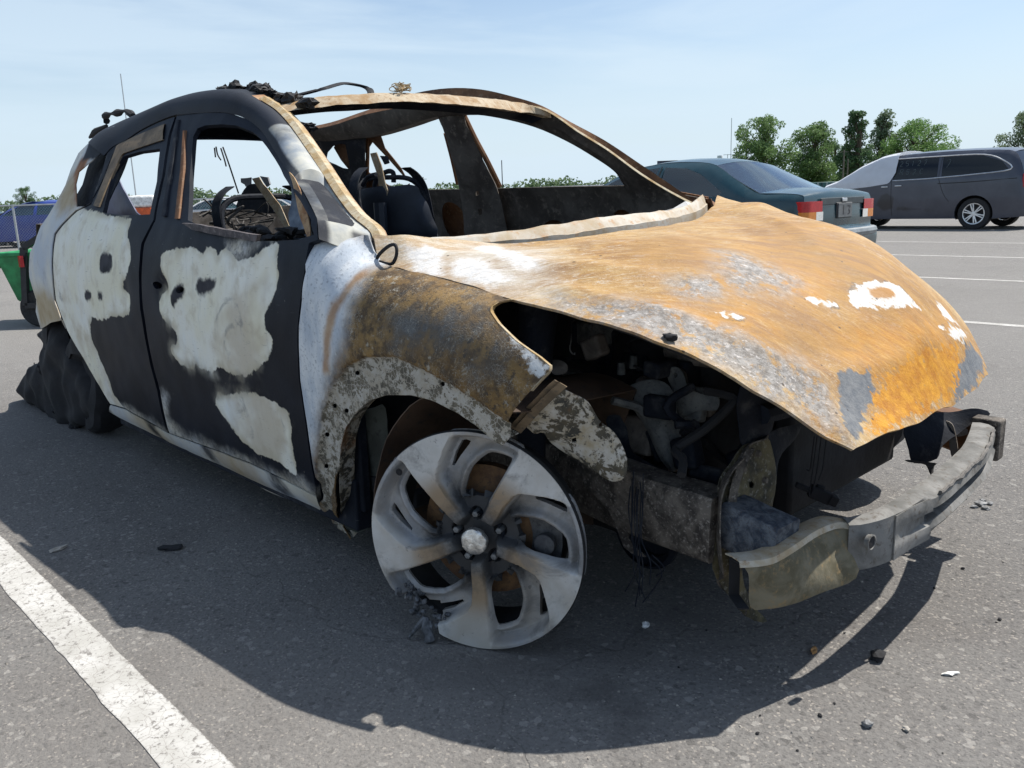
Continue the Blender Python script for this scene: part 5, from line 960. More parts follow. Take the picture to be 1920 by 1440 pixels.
def car(name,loc,rz,label,cat,S_,group=None):
    root=empty(name,loc,label,cat,group,rz)
    prof=np.array([p[:2] for p in S_['prof']]); tags=[p[2] for p in S_['prof']]
    yf=S_['y']; zb=S_['zb']; AX=S_['axles']; ra=S_['arch']
    # bottom line with arches, from rear to front
    bot=[]
    for ax in sorted(AX):
        bot+= [(ax+ra*math.cos(a)*1.0,max(zb,S_['r']+ra*math.sin(a))) for a in np.linspace(math.pi*1.12,-.12*math.pi,18)]
    outl=np.vstack([crom(prof,4,False),np.array(bot)])
    step=S_.get('step',.05)
    wins=[np.array(wn_) for wn_,_ in S_['win']]
    v,F=cdt(outl,wins,step,.1)
    d=sdf(v,np.vstack([outl]))
    topd=sdf(v,np.vstack([crom(prof,4,False),[(prof[-1][0]-.0,-3),(prof[0][0],-3)]]))
    y=yf(v[:,0],v[:,1])-.05*np.exp(-np.maximum(topd,0)/.04)
    cr_=S_.get('crumple',0)
    dd=np.zeros(len(v))
    if cr_: dd=np.array([cr_*mnoise.noise(Vector((p[0]*2.5,p[1]*2.5,S_.get('seed',1)))) for p in v])
    for s in (1,-1):
        V=np.stack([v[:,0],s*(y+dd),v[:,1]],-1); 
        e=np.cross(V[F[0,1]]-V[F[0,0]],V[F[0,2]]-V[F[0,0]]); FF=F if e[1]*s>0 else F[:,::-1]
        o=mesh('body_side',V,FF,S_['paint'],root,thick=.02,off=-1,local=True,attrs={'dark':S_['dark'](v)} if 'dark' in S_ else None)
        for wpoly,gm in S_['win']:
            vv,f2=cdt(np.array(wpoly),[],.12,.1); yy=yf(vv[:,0],vv[:,1])-.012
            mesh('side_window',np.stack([vv[:,0],s*yy,vv[:,1]],-1),f2,gm,root,thick=.004,local=True)
        for ln in S_.get('trim',[]):
            p=crom(ln,4,False); yy=yf(p[:,0],p[:,1])+.004; MB().tube(np.stack([p[:,0],s*yy,p[:,1]],-1),S_.get('trimr',.012),6).build('window_trim',S_.get('trimmat',M_CHROME),root,local=True)
        for ln in S_.get('gaps',[]):
            p=crom(ln,4,False); yy=yf(p[:,0],p[:,1])+.0005; MB().tube(np.stack([p[:,0],s*yy,p[:,1]],-1),.006,5).build('door_gap',M_BLK,root,local=True)
        for (hx_,hz_) in S_.get('handles',[]):
            yy=float(yf(np.array([hx_]),np.array([hz_]))[0]); MB().box((hx_,s*(yy+.012),hz_),(.16,.03,.028)).build('door_handle',S_.get('hmat',S_['paint']),root,local=True,bevel=.01)
        # dark arch liners
        for ax in AX:
            arc=[(ax+ra*math.cos(a),S_['r']+ra*math.sin(a)) for a in np.linspace(-.1*math.pi,1.1*math.pi,16)]; yy=.0
            ro=np.array([(p[0],s*(float(yf(np.array([p[0]]),np.array([p[1]]))[0])-.012),p[1]) for p in arc]); ri=ro-np.array([0,s*.35,0]); mid=np.array([(ax,s*.42,S_['r'])]*16)
            MB().loft([ro,ri,mid]).build('arch_liner',M_BLK,root,local=True)
            car_wheel(root,ax,s*(float(yf(np.array([ax]),np.array([S_['r']]))[0])-.015),S_['r'],S_['rim'],s,S_.get('spokes',5),True,S_.get('wdetail',True))
    # spine: everything between the two sides
    n=9; tcol=np.linspace(-1,1,n)
    segs=[]; cur=[0]
    for i in range(1,len(prof)):
        cur.append(i)
        if i==len(prof)-1 or tags[i]!=tags[i-1]: segs.append((tags[i-1],cur)); cur=[i]
    for tg_,idx in segs:
        pts=crom(prof[idx],5,False) if len(idx)>2 else rn(prof[idx],6)
        yw=yf(pts[:,0],pts[:,1])-.048
        nn=np.gradient(pts,axis=0); nn=np.stack([nn[:,1],-nn[:,0]],-1); nn/=np.linalg.norm(nn,axis=1)[:,None]; 
        if nn[len(nn)//2]@np.array([0,1.])<-.3 : nn=-nn
        c0=np.array([0,.6]); sg=np.sign(np.sum(nn*(pts-c0),axis=1)); nn*=sg[:,None]
        rows=[]
        for t in tcol:
            bulge=S_.get('crown',.05)*(1-t*t); q=pts+nn*bulge
            rows.append(np.stack([q[:,0],t*yw,q[:,1]],-1))
        mat={'b':S_['paint'],'g':S_['wglass'],'k':M_BLK}[tg_]
        b=MB().loft(rows); V=np.vstack(b.v)
        if cr_: V=V+rough3(V,cr_,2.5,S_.get('seed',1))
        mesh({'b':'body_panel','g':'windscreen','k':'lower_panel'}[tg_],V,b.f,mat,root,thick=.006,local=True,attrs={'dark':np.full(len(V),-1.)} if 'dark' in S_ else None)
    # floor and a plain dark cabin
    L0,L1=prof[:,0].min(),prof[:,0].max()
    MB().box(((L0+L1)/2,0,zb+.1),((L1-L0)*.86,1.3,.12)).build('floor',M_BLK,root,local=True)
    for sx in S_.get('seats',[]):
        for s in (-1,1):
            MB().box((sx,s*.36,zb+.55),(.14,.46,.62),Matrix.Rotation(-.2,3,'Y')).build('seat',M_BLK,root,local=True,bevel=.05)
    return root
# --- dark green compact sedan
def y_sed(x,z):
    x=np.asarray(x,float); z=np.asarray(z,float)
    lo=.80+.05*np.sin(np.clip((z-.2)/.75,0,1)*math.pi*.72); t=np.clip((z-.93)/.45,0,1.2); hi=.835-.26*t**1.1
    w0=np.where(z<.93,lo,np.minimum(hi,.835)); tp=-.10*np.clip((x-1.3)/.9,0,1.3)**2-.075*np.clip((-1.35-x)/.85,0,1.3)**2
    return w0+tp
SED=dict(prof=[(2.10,.24,'b'),(2.18,.36,'b'),(2.18,.52,'b'),(2.12,.66,'b'),(1.8,.80,'b'),(1.0,.93,'g'),(.62,1.14,'g'),(.25,1.30,'b'),(-.25,1.36,'b'),(-.75,1.345,'b'),(-1.0,1.30,'g'),(-1.35,1.13,'g'),(-1.66,.995,'b'),(-1.95,.985,'b'),(-2.12,.965,'b'),(-2.16,.92,'b'),(-2.175,.74,'b'),(-2.18,.62,'b'),(-2.255,.585,'b'),(-2.27,.44,'b'),(-2.22,.28,'b')],
 y=y_sed,zb=.20,axles=(1.35,-1.27),arch=.335,r=.29,rim=.185,paint=paint('deep_green_paint',(.009,.040,.052),.2,.03),wglass=G_CLEAR,
 win=[([(.80,.96),(.45,1.17),(.15,1.285),(-.22,1.31),(-.22,.965)],G_CLEAR),([(-.31,.965),(-.31,1.31),(-.62,1.29),(-.85,1.22),(-1.22,1.02),(-1.18,.975)],G_CLEAR)],gaps=[[(-.265,1.32),(-.265,.9),(-.28,.3)],[(.85,.95),(.9,.6),(.86,.3)]],handles=[(-.14,.84)],step=.045,crown=.045,seats=(-.1,-.75))
sed=car('green_sedan',(-4.60,6.38,0),R_(180),'dark green compact sedan parked with its boot towards the orange hood','sedan',SED)
sed.scale=(.91,1,.975)
# rear details (local: rear is -X)
def rp(name,y0,y1,z0,z1,mat,proud=.012,bev=.01,x=None):
    for_x=-2.168-.05 if x is None else x
    return MB().box((for_x,(y0+y1)/2,(z0+z1)/2),(.05+proud,abs(y1-y0),z1-z0)).build(name,mat,sed,local=True,bevel=bev)
def tail(s):
    # wrap-round lamp built on the body's own outline
    ys=np.linspace(.40,.70,6)
    e=bpy.data.objects.new('tail_lamp',None); COL.objects.link(e); e.parent=sed
    def strip(nm,ya,yb,za,zb_,mat,wrap=False):
        P=[(-2.205-.045*(1-(yy/.76)**2)*.6,s*yy) for yy in np.linspace(ya,yb,5)]
        if wrap: P+=[(-2.19,s*.742),(-2.12,s*.768),(-1.98,s*.785),(-1.90,s*.792)]
        P=np.array(P); lo=np.column_stack([P,np.full(len(P),za)]); hi=np.column_stack([P,np.full(len(P),zb_)]); 
        MB().loft([lo+np.array([.03,0,0]),lo,hi,hi+np.array([.03,0,0])]).build(nm,mat,e,local=True,thick=.004)
    strip('red_lens',.46,.715,.80,.90,M_RED,True); strip('amber_lens',.57,.715,.715,.797,M_AMB,True); strip('clear_lens',.44,.568,.715,.797,M_REV)
for s in (1,-1): tail(s)
pl=MB().box((-2.222,0,.80),(.02,.34,.16)).build('number_plate_recess',M_BLK,sed,local=True,bevel=.01)
MB().box((-2.236,0,.80),(.012,.30,.145)).build('number_plate',plain('dirty_plate',(.30,.31,.31),.6,0,.5,14,c2=(.08,.085,.09)),sed,local=True,bevel=.004)
for gy,gl in ((.075,[(-.035,.05),(.03,.05),(.035,.03),(.0,.01),(.03,-.01),(.03,-.035),(-.02,-.05),(-.03,-.04),(.005,-.025),(-.015,.0),(.01,.03),(-.035,.035)]),(-.045,[(-.012,.05),(.012,.05),(.012,-.045),(-.012,-.045)])):
    MB().prism([(-2.2425,-(gy+a),.80+b) for a,b in gl],(.004,0,0)).build('plate_character',M_BLK,sed,local=True,smooth=False)
MB().box((-2.225,0,.905),(.02,.10,.035)).build('boot_badge',M_CHROME,sed,local=True,bevel=.006)
MB().box((-2.21,0,.895),(.012,.95,.07)).build('boot_garnish',plain('dark_garnish',(.03,.04,.045),.4),sed,local=True,bevel=.01)
MB().tube(crom([(-2.12,-.74,.575),(-2.25,-.66,.575),(-2.32,-.40,.575),(-2.345,0,.575),(-2.32,.40,.575),(-2.25,.66,.575),(-2.12,.74,.575)],4,False),.045,8).build('bumper_top',plain('pale_bumper',(.20,.22,.23),.5,0,.3,8),sed,local=True)  # paler bar along the top of the rear bumper
# --- grey minivan, front under a plastic sheet
def y_van(x,z):
    x=np.asarray(x,float); z=np.asarray(z,float)
    lo=.93+.06*np.sin(np.clip((z-.2)/.9,0,1)*math.pi*.7); t=np.clip((z-1.08)/.62,0,1.2); hi=.985-.20*t**1.2
    w0=np.where(z<1.08,np.minimum(lo,.985),hi); tp=-.16*np.clip((x-1.6)/1.0,0,1.3)**2-.06*np.clip((-1.9-x)/.7,0,1.3)**2
    return w0+tp
def m_van():
    n=NM('slate_van_paint'); a=n.noise(2,4,.6); c=n.mix(n.mr(a,.35,.7),(.040,.046,.066),(.060,.066,.088)); d=n.patch('dark',.03,.06,7,6); c=n.mix(n.ma('MULTIPLY',d,.85),c,(.010,.011,.016))
    return n.set(c,.30,0,.5,Coat_Weight=.3,Coat_Roughness=.2)
def van_dark(v): return usdf(v,[np.array([(.62,.80),(.45,.86),(.25,.75),(.30,.45),(.55,.42),(.75,.55)]),np.array([(.25,.42),(-.75,.40),(-.7,.46),(.2,.55)])])-.03
VAN=dict(prof=[(2.50,.28,'b'),(2.57,.5,'b'),(2.50,.78,'b'),(2.25,.94,'b'),(1.72,1.09,'g'),(1.15,1.42,'g'),(.72,1.61,'b'),(.2,1.69,'b'),(-.8,1.715,'b'),(-1.8,1.69,'b'),(-2.15,1.63,'g'),(-2.32,1.38,'g'),(-2.42,1.10,'b'),(-2.50,.85,'b'),(-2.55,.55,'b'),(-2.50,.28,'b')],
 y=y_van,zb=.24,axles=(1.52,-1.48),arch=.40,r=.345,rim=.235,paint=m_van(),dark=van_dark,wglass=G_DARK,spokes=6,
 win=[([(1.35,1.12),(.98,1.42),(.62,1.56),(.45,1.585),(.42,1.13)],G_DARK),([(.34,1.13),(.36,1.59),(-.62,1.60),(-.66,1.16),(-.4,1.15)],G_DARK),([(-.75,1.165),(-.71,1.60),(-1.55,1.585),(-1.95,1.45),(-2.12,1.27),(-1.7,1.22)],G_DARK)],
 trim=[[(.34,1.12),(-.40,1.135),(-.70,1.15),(-1.4,1.19),(-2.15,1.265),(-1.98,1.46),(-1.56,1.605),(-.7,1.62),(.36,1.61)]],trimr=.014,gaps=[[(.38,1.62),(.37,1.1),(.36,.75),(.33,.3)],[(-.69,1.15),(-.82,.8),(-.95,.62)],[(-.69,1.62),(-.69,1.15)]],handles=[(.52,.985),(.2,1.0)],hmat=M_CHROME,step=.055,crown=.06)
VX=-5.19-1.48*math.cos(R_(3))
van=car('grey_minivan',(VX,19.42,0),R_(177),'slate grey minivan with scraped doors and a plastic sheet over its front','minivan',VAN)
for s in (1,-1):
    MB().box((-2.46,s*.86,1.02),(.14,.16,.30)).build('tail_lamp',M_RED,van,local=True,bevel=.03)
MB().tube(crom([(-.69,.992,1.02),(-1.4,.992,1.035),(-2.3,.965,1.08)],4,False),.008,5).build('slide_rail',M_BLK,van,local=True)
# sheet: side flap and the part over the windscreen, in the van's own space
sh=MB(); 
def sheet_rows():
    X=np.linspace(2.05,.30,34); rows=[]
    top=np.interp(X,[.30,.72,1.15,1.72,2.05],[1.715,1.64,1.45,1.12,1.02]); lowr=np.interp(X,[.30,.42,.9,1.4,1.75,2.05],[1.30,1.06,1.0,.96,.955,.98])
    for k,t in enumerate(np.linspace(0,1,12)):        # up the left side
        z=lowr+(np.minimum(top,1.69)-lowr)*t; y=y_van(X,z)+.018+.010*np.array([mnoise.noise(Vector((a*5,b*6,2))) for a,b in zip(X,z)]); rows.append(np.stack([X,y,z+.0],-1))
    for t in np.linspace(.9,-.9,12):                 # across
        yw=y_van(X,np.minimum(top,1.69)); bul=.06*(1-t*t)+.03+.010*np.array([mnoise.noise(Vector((a*4,t*6,5))) for a in X]); rows.append(np.stack([X+bul*.4,yw*t,top+bul],-1))
    return rows
R0=sheet_rows(); b=MB().loft(R0); ve=np.vstack(b.v)
Mv=van.matrix_basis if False else Matrix.Translation((VX,19.42,0))@Matrix.Rotation(R_(177),4,'Z')
ve=np.array([tuple(Mv@Vector(p)) for p in ve])
sm_=plain('white_plastic_sheet',(.86,.88,.92),.45,0,.05,6)
_t=sm_.node_tree; _tl=_t.nodes.new('ShaderNodeBsdfTranslucent'); _tl.inputs[0].default_value=(.85,.88,.92,1); _mx=_t.nodes.new('ShaderNodeMixShader'); _mx.inputs[0].default_value=.45
_pb=[q for q in _t.nodes if q.type=='BSDF_PRINCIPLED'][0]; _po=[q for q in _t.nodes if q.type=='OUTPUT_MATERIAL'][0]; _t.links.new(_pb.outputs[0],_mx.inputs[1]); _t.links.new(_tl.outputs[0],_mx.inputs[2]); _t.links.new(_mx.outputs[0],_po.inputs[0])
tag(mesh('plastic_sheet',ve,b.f,sm_,thick=.003),'white plastic sheet draped over the front of the grey minivan','sheet')
# --- cars beyond the fence
def far_car(name,px,depth,rz,col,label,seed,cat='car',sc=1.0,group=None,crumple=.05,prof=None):
    d=ray(px,400); d=d/(d@CF)*depth; p=CAM+d
    S2=dict(SED); S2.update(paint=paint(name+'_paint',col,.3,.2),step=.12,wdetail=False,crumple=crumple,seed=seed,gaps=[],handles=[],seats=())
    o=car(name,(p[0],p[1],0),rz,label,cat,S2,group); o.scale=(sc,sc,sc*1.05); return o
FD_=R_(46.5)
far_car('blue_wreck',75,27.5,FD_+math.pi,(.008,.035,.24),'crumpled bright blue car behind the chain-link fence',3,crumple=.07)
far_car('blue_car',-55,30,FD_,(.008,.02,.08),'dark blue car farther back behind the fence',4)
far_car('white_car',405,34,FD_+math.pi,(.6,.6,.6),'white car beyond the fence, seen through the front door window',5,crumple=0)
far_car('silver_car',520,36,FD_,(.35,.36,.37),'silver car beyond the fence, mostly hidden by the burnt pillar',6,crumple=0)
# --- green cart behind the wreck
gx=at(58,612,Z=0)
M_GRN=plain('machine_green',(.02,.22,.075),.45,0,.3,10)
cart=empty('green_cart',(gx[0],gx[1],0),'small green cart with a black frame and rubber tyres behind the wreck','cart')
def wl(b): b.v=[np.vstack(b.v)+np.array([gx[0],gx[1],0])]; return b
FX=np.array((math.cos(FD_),math.sin(FD_),0)); BK=np.array((-math.sin(FD_),math.cos(FD_),0))
b=MB(); lo_=[FX*a+BK*c+np.array([0,0,.24]) for a,c in ((-.10,.05),(.85,.05),(.85,.65),(-.10,.65))]; hi_=[FX*a+BK*c+np.array([0,0,.66]) for a,c in ((-.20,-.03),(.92,-.03),(.92,.72),(-.20,.72))]
b.loft([np.array(lo_+lo_[:1]),np.array(hi_+hi_[:1])]); b.add(lo_,[(0,1,2,3)]); wl(b).build('tub',M_GRN,cart,thick=.02,smooth=False)
wl(MB().tube([hi_[i%4] for i in range(5)],.022,8)).build('tub_rim',M_GRN,cart)
wl(MB().beam(FX*.08+BK*-.06+np.array([0,0,.72]),FX*.02+BK*-.06+np.array([0,0,.2]),.05,.05).beam(FX*.02+BK*-.06+np.array([0,0,.2]),FX*.7+BK*-.06+np.array([0,0,.2]),.05,.05).beam(FX*.08+BK*-.06+np.array([0,0,.72]),FX*.3+BK*-.06+np.array([0,0,.84]),.05,.05)).build('frame',M_BLK,cart)
wl(MB().tube([FX*-.25+BK*.3+np.array([0,0,.55]),FX*-.7+BK*.3+np.array([0,0,.52])],.02,7)).build('drawbar',M_BLK,cart)
wl(MB().box(FX*.06+BK*-.10+np.array([0,0,.60]),(.06,.03,.10))).build('reflector',M_RED,cart)
for a in (.12,.70):
    for c in (-.02,.66):
        cc=FX*a+BK*c+np.array([0,0,.17]); M=(np.stack([FX,WV,-BK],1),cc+np.array([gx[0],gx[1],0])); MB().lathe([(.07,-.04),(.15,-.05),(.17,-.02),(.17,.02),(.15,.05),(.07,.04),(.002,.03)],24,M).build('tyre',M_TYRE,cart)
# --- orange and white loader box seen through the rear door window
d=ray(268,395); p=CAM+d/(d@CF)*17
lb=empty('orange_hopper',(p[0],p[1],0),'orange and white wheeled hopper glimpsed through the rear door window','hopper')
def wl2(b): b.v=[np.vstack(b.v)+np.array([p[0],p[1],0])]; return b
Rz=np.stack([FX,BK,WV],1)
wl2(MB().box(np.array([0,0,.92]),(.8,.6,.32),Rz)).build('lower_box',plain('orange_plastic',(.60,.10,.02),.5),lb,bevel=.03)
wl2(MB().box(np.array([0,0,1.20]),(.72,.55,.24),Rz)).build('upper_box',plain('white_plastic',(.7,.7,.68),.5),lb,bevel=.05)
for s in (-.3,.3): wl2(MB().box(FX*s+np.array([0,0,.40]),(.06,.5,.74),Rz)).build('leg',M_BLK,lb)

# chalk writing on the minivan's windows
def chalk(strokes,x0,z0,h):
    for st in strokes:
        P=np.array([(x0-a*h,0,z0+b*h) for a,b in st],float); P[:,1]=y_van(P[:,0],P[:,2])-.004
        MB().tube(crom(P,3,False) if len(P)>2 else P,.006,5).build('chalk_stroke',M_CHALK,van,local=True)
M_CHALK=plain('chalk',(.085,.11,.12),.8)
G={'R':[[(0,0),(0,1),(.5,1),(.55,.75),(.45,.55),(0,.5)],[(.25,.5),(.55,0)]],'2':[[(0,.8),(.25,1),(.5,.8),(.4,.5),(0,0),(.55,0)]],'5':[[(.5,1),(0,1),(0,.55),(.4,.55),(.5,.25),(.3,0),(0,.1)]],'7':[[(0,1),(.55,1),(.15,0)]],'1':[[(.2,1),(.2,0)]],'C':[[(.5,.9),(.2,1),(0,.5),(.2,0),(.5,.1)]]}
for i,chx in enumerate('25127'): chalk(G[chx],.24-i*.135,1.44,.11)
for i,chx in enumerate('R52C'): chalk(G[chx],.20-i*.15,1.25,.11)
chalk(G['7'],-.80,1.36,.16)
# ------------------------------------------------------------------ fence, trees, poles, litter
def far(px,depth,z=0.,py=400):
    d=ray(px,py); d=d/(d@CF)*depth; p=CAM+d; return np.array([p[0],p[1],z])
M_GALV=plain('galvanised_steel',(.42,.44,.45),.45,.5,.2,30)
fence=empty('chain_link_fence',tuple(at(38,478,Z=0)),'low chain-link fence with galvanised posts and top rail in front of the blue cars','fence')
F0=at(38,478,Z=0); FH=1.27
ss=np.arange(-6,18.1,3.0)
for s_ in ss:
    p=F0+FX*s_; MB().tube([p,p+np.array([0,0,FH+.03])],.03,8).build('post',M_GALV,fence)
for a,b in zip(ss[:-1],ss[1:]):
    MB().tube([F0+FX*(a+.002)+np.array([0,0,FH]),F0+FX*(b-.002)+np.array([0,0,FH])],.021,6).build('top_rail',M_GALV,fence)
    m=MB(); sp=.075; h0,h1=.03,FH-.02; n=int((b-a+FH)/sp)
    for i in range(-int(FH/sp)-1,int((b-a)/sp)+1):
        for sg in (1,-1):
            x0=i*sp; x1=x0+(h1-h0)
            if sg<0: x0,x1=x1,x0
            za,zb_=h0,h1
            # clip to the panel
            def cl(x0,za,x1,zb_):
                for lo,hi in ((0,b-a),):
                    t0,t1=0,1; dx=x1-x0
                    for bd,s2 in ((lo,1),(hi,-1)):
                        u0=(x0-bd)*s2; u1=(x1-bd)*s2
                        if u0<0 and u1<0: return None
                        if u0<0: t0=max(t0,u0/(u0-u1))
                        if u1<0: t1=min(t1,u0/(u0-u1))
                    return x0+dx*t0,za+(zb_-za)*t0,x0+dx*t1,za+(zb_-za)*t1
            c=cl(x0,za,x1,zb_)
            if c is None or abs(c[2]-c[0])<.01: continue
            m.tube([F0+FX*(a+c[0])+BK*.02*sg+np.array([0,0,c[1]]),F0+FX*(a+c[2])+BK*.02*sg+np.array([0,0,c[3]])],.0021,3,False)
    tag(m.build('wire_mesh',M_GALV,fence,smooth=False),kind='stuff')
# --- foliage
def leaf_mat(name,c1,c2):
    n=NM(name); oi=n.t.nodes.new('ShaderNodeObjectInfo'); a=n.noise(.55,3,.6); b=n.noise(3.5,2,.5)
    c=n.mix(n.mr(a,.35,.65),c1,c2); c=n.mix(n.mr(b,.5,.75,0,.5),c,tuple(min(1,q*1.7) for q in c2)); m=n.set(c,.6,0,.25)
    tl=n.t.nodes.new('ShaderNodeBsdfTranslucent'); n.L(c,tl.inputs[0]); mx_=n.t.nodes.new('ShaderNodeMixShader'); mx_.inputs[0].default_value=.35; n.L(n.b.outputs[0],mx_.inputs[1]); n.L(tl.outputs[0],mx_.inputs[2]); n.L(mx_.outputs[0],n.out.inputs[0]); return m
M_BARK=plain('bark',(.10,.075,.055),.9,0,.35,10,bump=.4)
LF=[leaf_mat('leaf_mid',(.115,.19,.068),(.17,.26,.10)),leaf_mat('leaf_dark',(.08,.14,.068),(.12,.195,.09)),leaf_mat('leaf_fresh',(.13,.23,.068),(.19,.31,.105)),leaf_mat('leaf_grey',(.135,.185,.10),(.185,.24,.145))]
def leaves(cs,rs,n,size,rng):
    V=[];F=[]; w_=np.array([r**2.2 for r in rs]); w_/=w_.sum()
    k=rng.choice(len(cs),n,p=w_); d=rng.normal(size=(n,3)); d/=np.linalg.norm(d,axis=1)[:,None]; rad=rng.uniform(.35,1,n)**.6
    P=np.array(cs)[k]+d*(np.array(rs)[k]*rad)[:,None]*np.array([1,1,.8])
    a=rng.normal(size=(n,3)); a/=np.linalg.norm(a,axis=1)[:,None]; b=np.cross(a,rng.normal(size=(n,3))); b/=np.linalg.norm(b,axis=1)[:,None]; sz=size*rng.uniform(.6,1.4,n)[:,None]
    V=np.stack([P-a*sz,P+b*sz*.6,P+a*sz,P-b*sz*.6],1).reshape(-1,3); F=np.arange(n*4).reshape(-1,4); return V,F
def tree(base,H,Rr,seed,mat,label,lo=.25,airy=1.,n=2600,name='tree',shape='round'):
    rng=np.random.default_rng(seed); root=empty(name,tuple(base),label,'tree')
    tp=[np.array([0,0,0.])]; 
    for i in range(6): tp.append(tp[-1]+np.array([rng.normal(0,.12),rng.normal(0,.12),H*.145]))
    tp=np.array(tp)+base; t=MB(); t.tube(crom(tp,3,False),np.linspace(H*.022,H*.006,19),7)
    cs=[];rs=[]
    for i in range(int(90*airy)):
        u=rng.uniform(lo,1); ang=rng.uniform(0,2*math.pi); prof=(math.sin(math.pi*min(1,(u-lo*.6)/(1.05-lo*.6)))**.7) if shape=='round' else (.45+.55*math.sin(math.pi*u))*(1.05-u*.6)
        r=Rr*prof*rng.uniform(.25,1.0); c=base+np.array([r*math.cos(ang),r*math.sin(ang),H*u*.95]); cs.append(c); rs.append(Rr*rng.uniform(.15,.34)*(1.15-u*.45))
        st=tp[min(6,max(1,int(u*6*.75)))]; md=(st+c)/2+np.array([0,0,.12*H*rng.uniform(-.2,.6)*.3]); t.tube(crom([st,md,c],3,False),np.linspace(H*.007,H*.002,7),5)
    t.build('trunk',M_BARK,root)
    V,F=leaves(cs,rs,int(n*6),H*.0118,rng); mesh('crown',V,F,mat,root,smooth=False)
    return root
D=95; pm=FPX/D
tree(far(1425,D),9.4,3.6,11,LF[0],'broad pale green tree above the sedan roof, first of the roadside row',.18,1.2,3400)
tree(far(1520,D+3),8.6,3.4,12,LF[0],'rounded mid green tree just right of the broad pale one',.2,1.2,3000)
tree(far(1597,D-4),9.2,2.2,13,LF[1],'slim dark tree with a bare forked trunk',.22,1.0,1900,shape='tall')
tree(far(1650,D+2),9.6,2.7,14,LF[3],'tall thin grey-green tree with see-through crown',.25,.9,1300,shape='tall')
tree(far(1712,D-2),7.9,3.9,15,LF[2],'dense fresh green tree beside the minivan sheet',.2,1.3,3600)
tree(far(1560,D+14),7.2,2.6,19,LF[1],'low dark tree filling the gap behind the row',.15,1.,1500)
tree(far(1910,D-8),8.0,2.9,16,LF[3],'loose grey-green tree rising behind the minivan roof',.25,1.0,1900)
tree(far(1785,D+25),6.0,2.4,17,LF[3],'small sparse tree far behind the minivan',.2,.8,1100)
tree(far(1862,D+25),5.6,2.0,18,LF[0],'low bush-like tree behind the minivan rear window',.15,.9,1200)
tree(far(52,140),5.9,2.0,21,LF[1],'dark rounded tree standing above the low wood behind the fence',.15,1.1,2200)
def treeline():
    rng=np.random.default_rng(5); cs=[];rs=[]
    for px in np.arange(-220,2050,4.5):
        dp=rng.uniform(135,160); h=3.5+1.2*mnoise.noise(Vector((px*.012,1,2)))+.6*mnoise.noise(Vector((px*.05,4,2)))
        for z in np.arange(.3,h,.8): cs.append(far(px+rng.uniform(-5,5),dp,z)); rs.append(rng.uniform(.6,1.15))
    V,F=leaves(cs,rs,46000,.27,rng); V[:,2]=np.maximum(V[:,2],.02); return tag(mesh('treeline',V,F,leaf_mat('leaf_far',(.10,.155,.075),(.14,.195,.105)),smooth=False),'low green wood along the far edge of the lot','wood',kind='stuff')
treeline()
# grass verge beyond the lot
g=plain('rough_grass',(.085,.11,.04),.9,0,.4,2.5)
VV=[far(px,dp,.004) for dp in (60,800) for px in np.linspace(-1500,3600,12)]
tag(mesh('grass_verge',VV,[(i,i+1,12+i+1,12+i) for i in range(11)],g,smooth=False),kind='structure')
# poles and masts
def pole(px,pyt,depth,r,name,label,cat,mat=M_GALV,arm=None):
    b=far(px,depth); hz=373.6-(px-960)*.0343; zt=.997+(hz-pyt)*depth/FPX
    e=empty(name,tuple(b),label,cat); MB().tube([b,b+np.array([0,0,zt])],[r,r*.7],7).build('shaft',mat,e)
    if arm:
        for (u,l) in arm: MB().beam(b+np.array([0,0,zt*u])-FX*l/2,b+np.array([0,0,zt*u])+FX*l/2,.06,.06).build('crossarm',mat,e)
    return e
M_WOOD=plain('weathered_pole',(.13,.11,.095),.9,0,.3,8)
pole(259,152,55,.045,'radio_mast','thin tall mast rising behind the roof of the wreck','mast')
pole(1368,228,120,.06,'radio_mast','thin pale mast left of the roadside trees','mast')
pole(1577,284,85,.10,'utility_pole','wooden utility pole between the roadside trees','pole',M_WOOD,[(.96,.9)])
pole(1585,300,88,.09,'utility_pole','shorter bare wooden pole next to the utility pole','pole',M_WOOD)
pole(944,303,30,.022,'whip_pole','thin dark pole seen through the far door window','pole',M_BLK)
pole(797,333,110,.07,'utility_pole','tiny pole with a crossarm on the horizon','pole',M_WOOD,[(.93,.9)])
pole(1362,292,120,.06,'antenna_stand','small T-shaped antenna near the white tank','antenna',M_GALV,[(.99,1.2)])
b=far(1252,28); hz=373.6-(1252-960)*.0343; zc=.997+(hz-311)*28/FPX
e=empty('solar_trailer',tuple(b),'dark gridded solar panel on a post behind the sedan roof','solar panel'); MB().tube([b,b+np.array([0,0,zc])],.035,7).build('post',M_BLK,e)
Rz=np.stack([FX,BK,WV],1); MB().box(b+np.array([0,0,zc])+BK*.03,(.70,.03,.27),Rz).build('panel',M_BLK,e)
for i in range(6):
    for j in range(2): MB().box(b+np.array([0,0,zc-.063+.126*j])-FX*(.29-.116*i)-BK*-.01,(.10,.012,.11),Rz).build('cell',plain('solar_cell',(.02,.03,.06),.25),e) if (i==0 and j==0) else None
_cell=[o for o in e.children if o.name.startswith('cell')]
if _cell:
    for i in range(6):
        for j in range(2):
            if i==0 and j==0: continue
            c=_cell[0].copy(); COL.objects.link(c); c.location=Vector(tuple(FX*(.116*i)+np.array([0,0,.126*j]))) 
b=far(1348,118); hz=373.6-(1348-960)*.0343; zt=.997+(hz-294)*118/FPX
e=empty('white_tank',tuple(b),'small white tank on legs left of the thin mast','tank'); MB().lathe([(.002,zt),(.35,zt-.02),(.38,zt-.1),(.38,zt-.85),(.002,zt-.87)],16,(np.eye(3),b)).build('vessel',plain('white_tank_paint',(.6,.62,.64),.5),e)
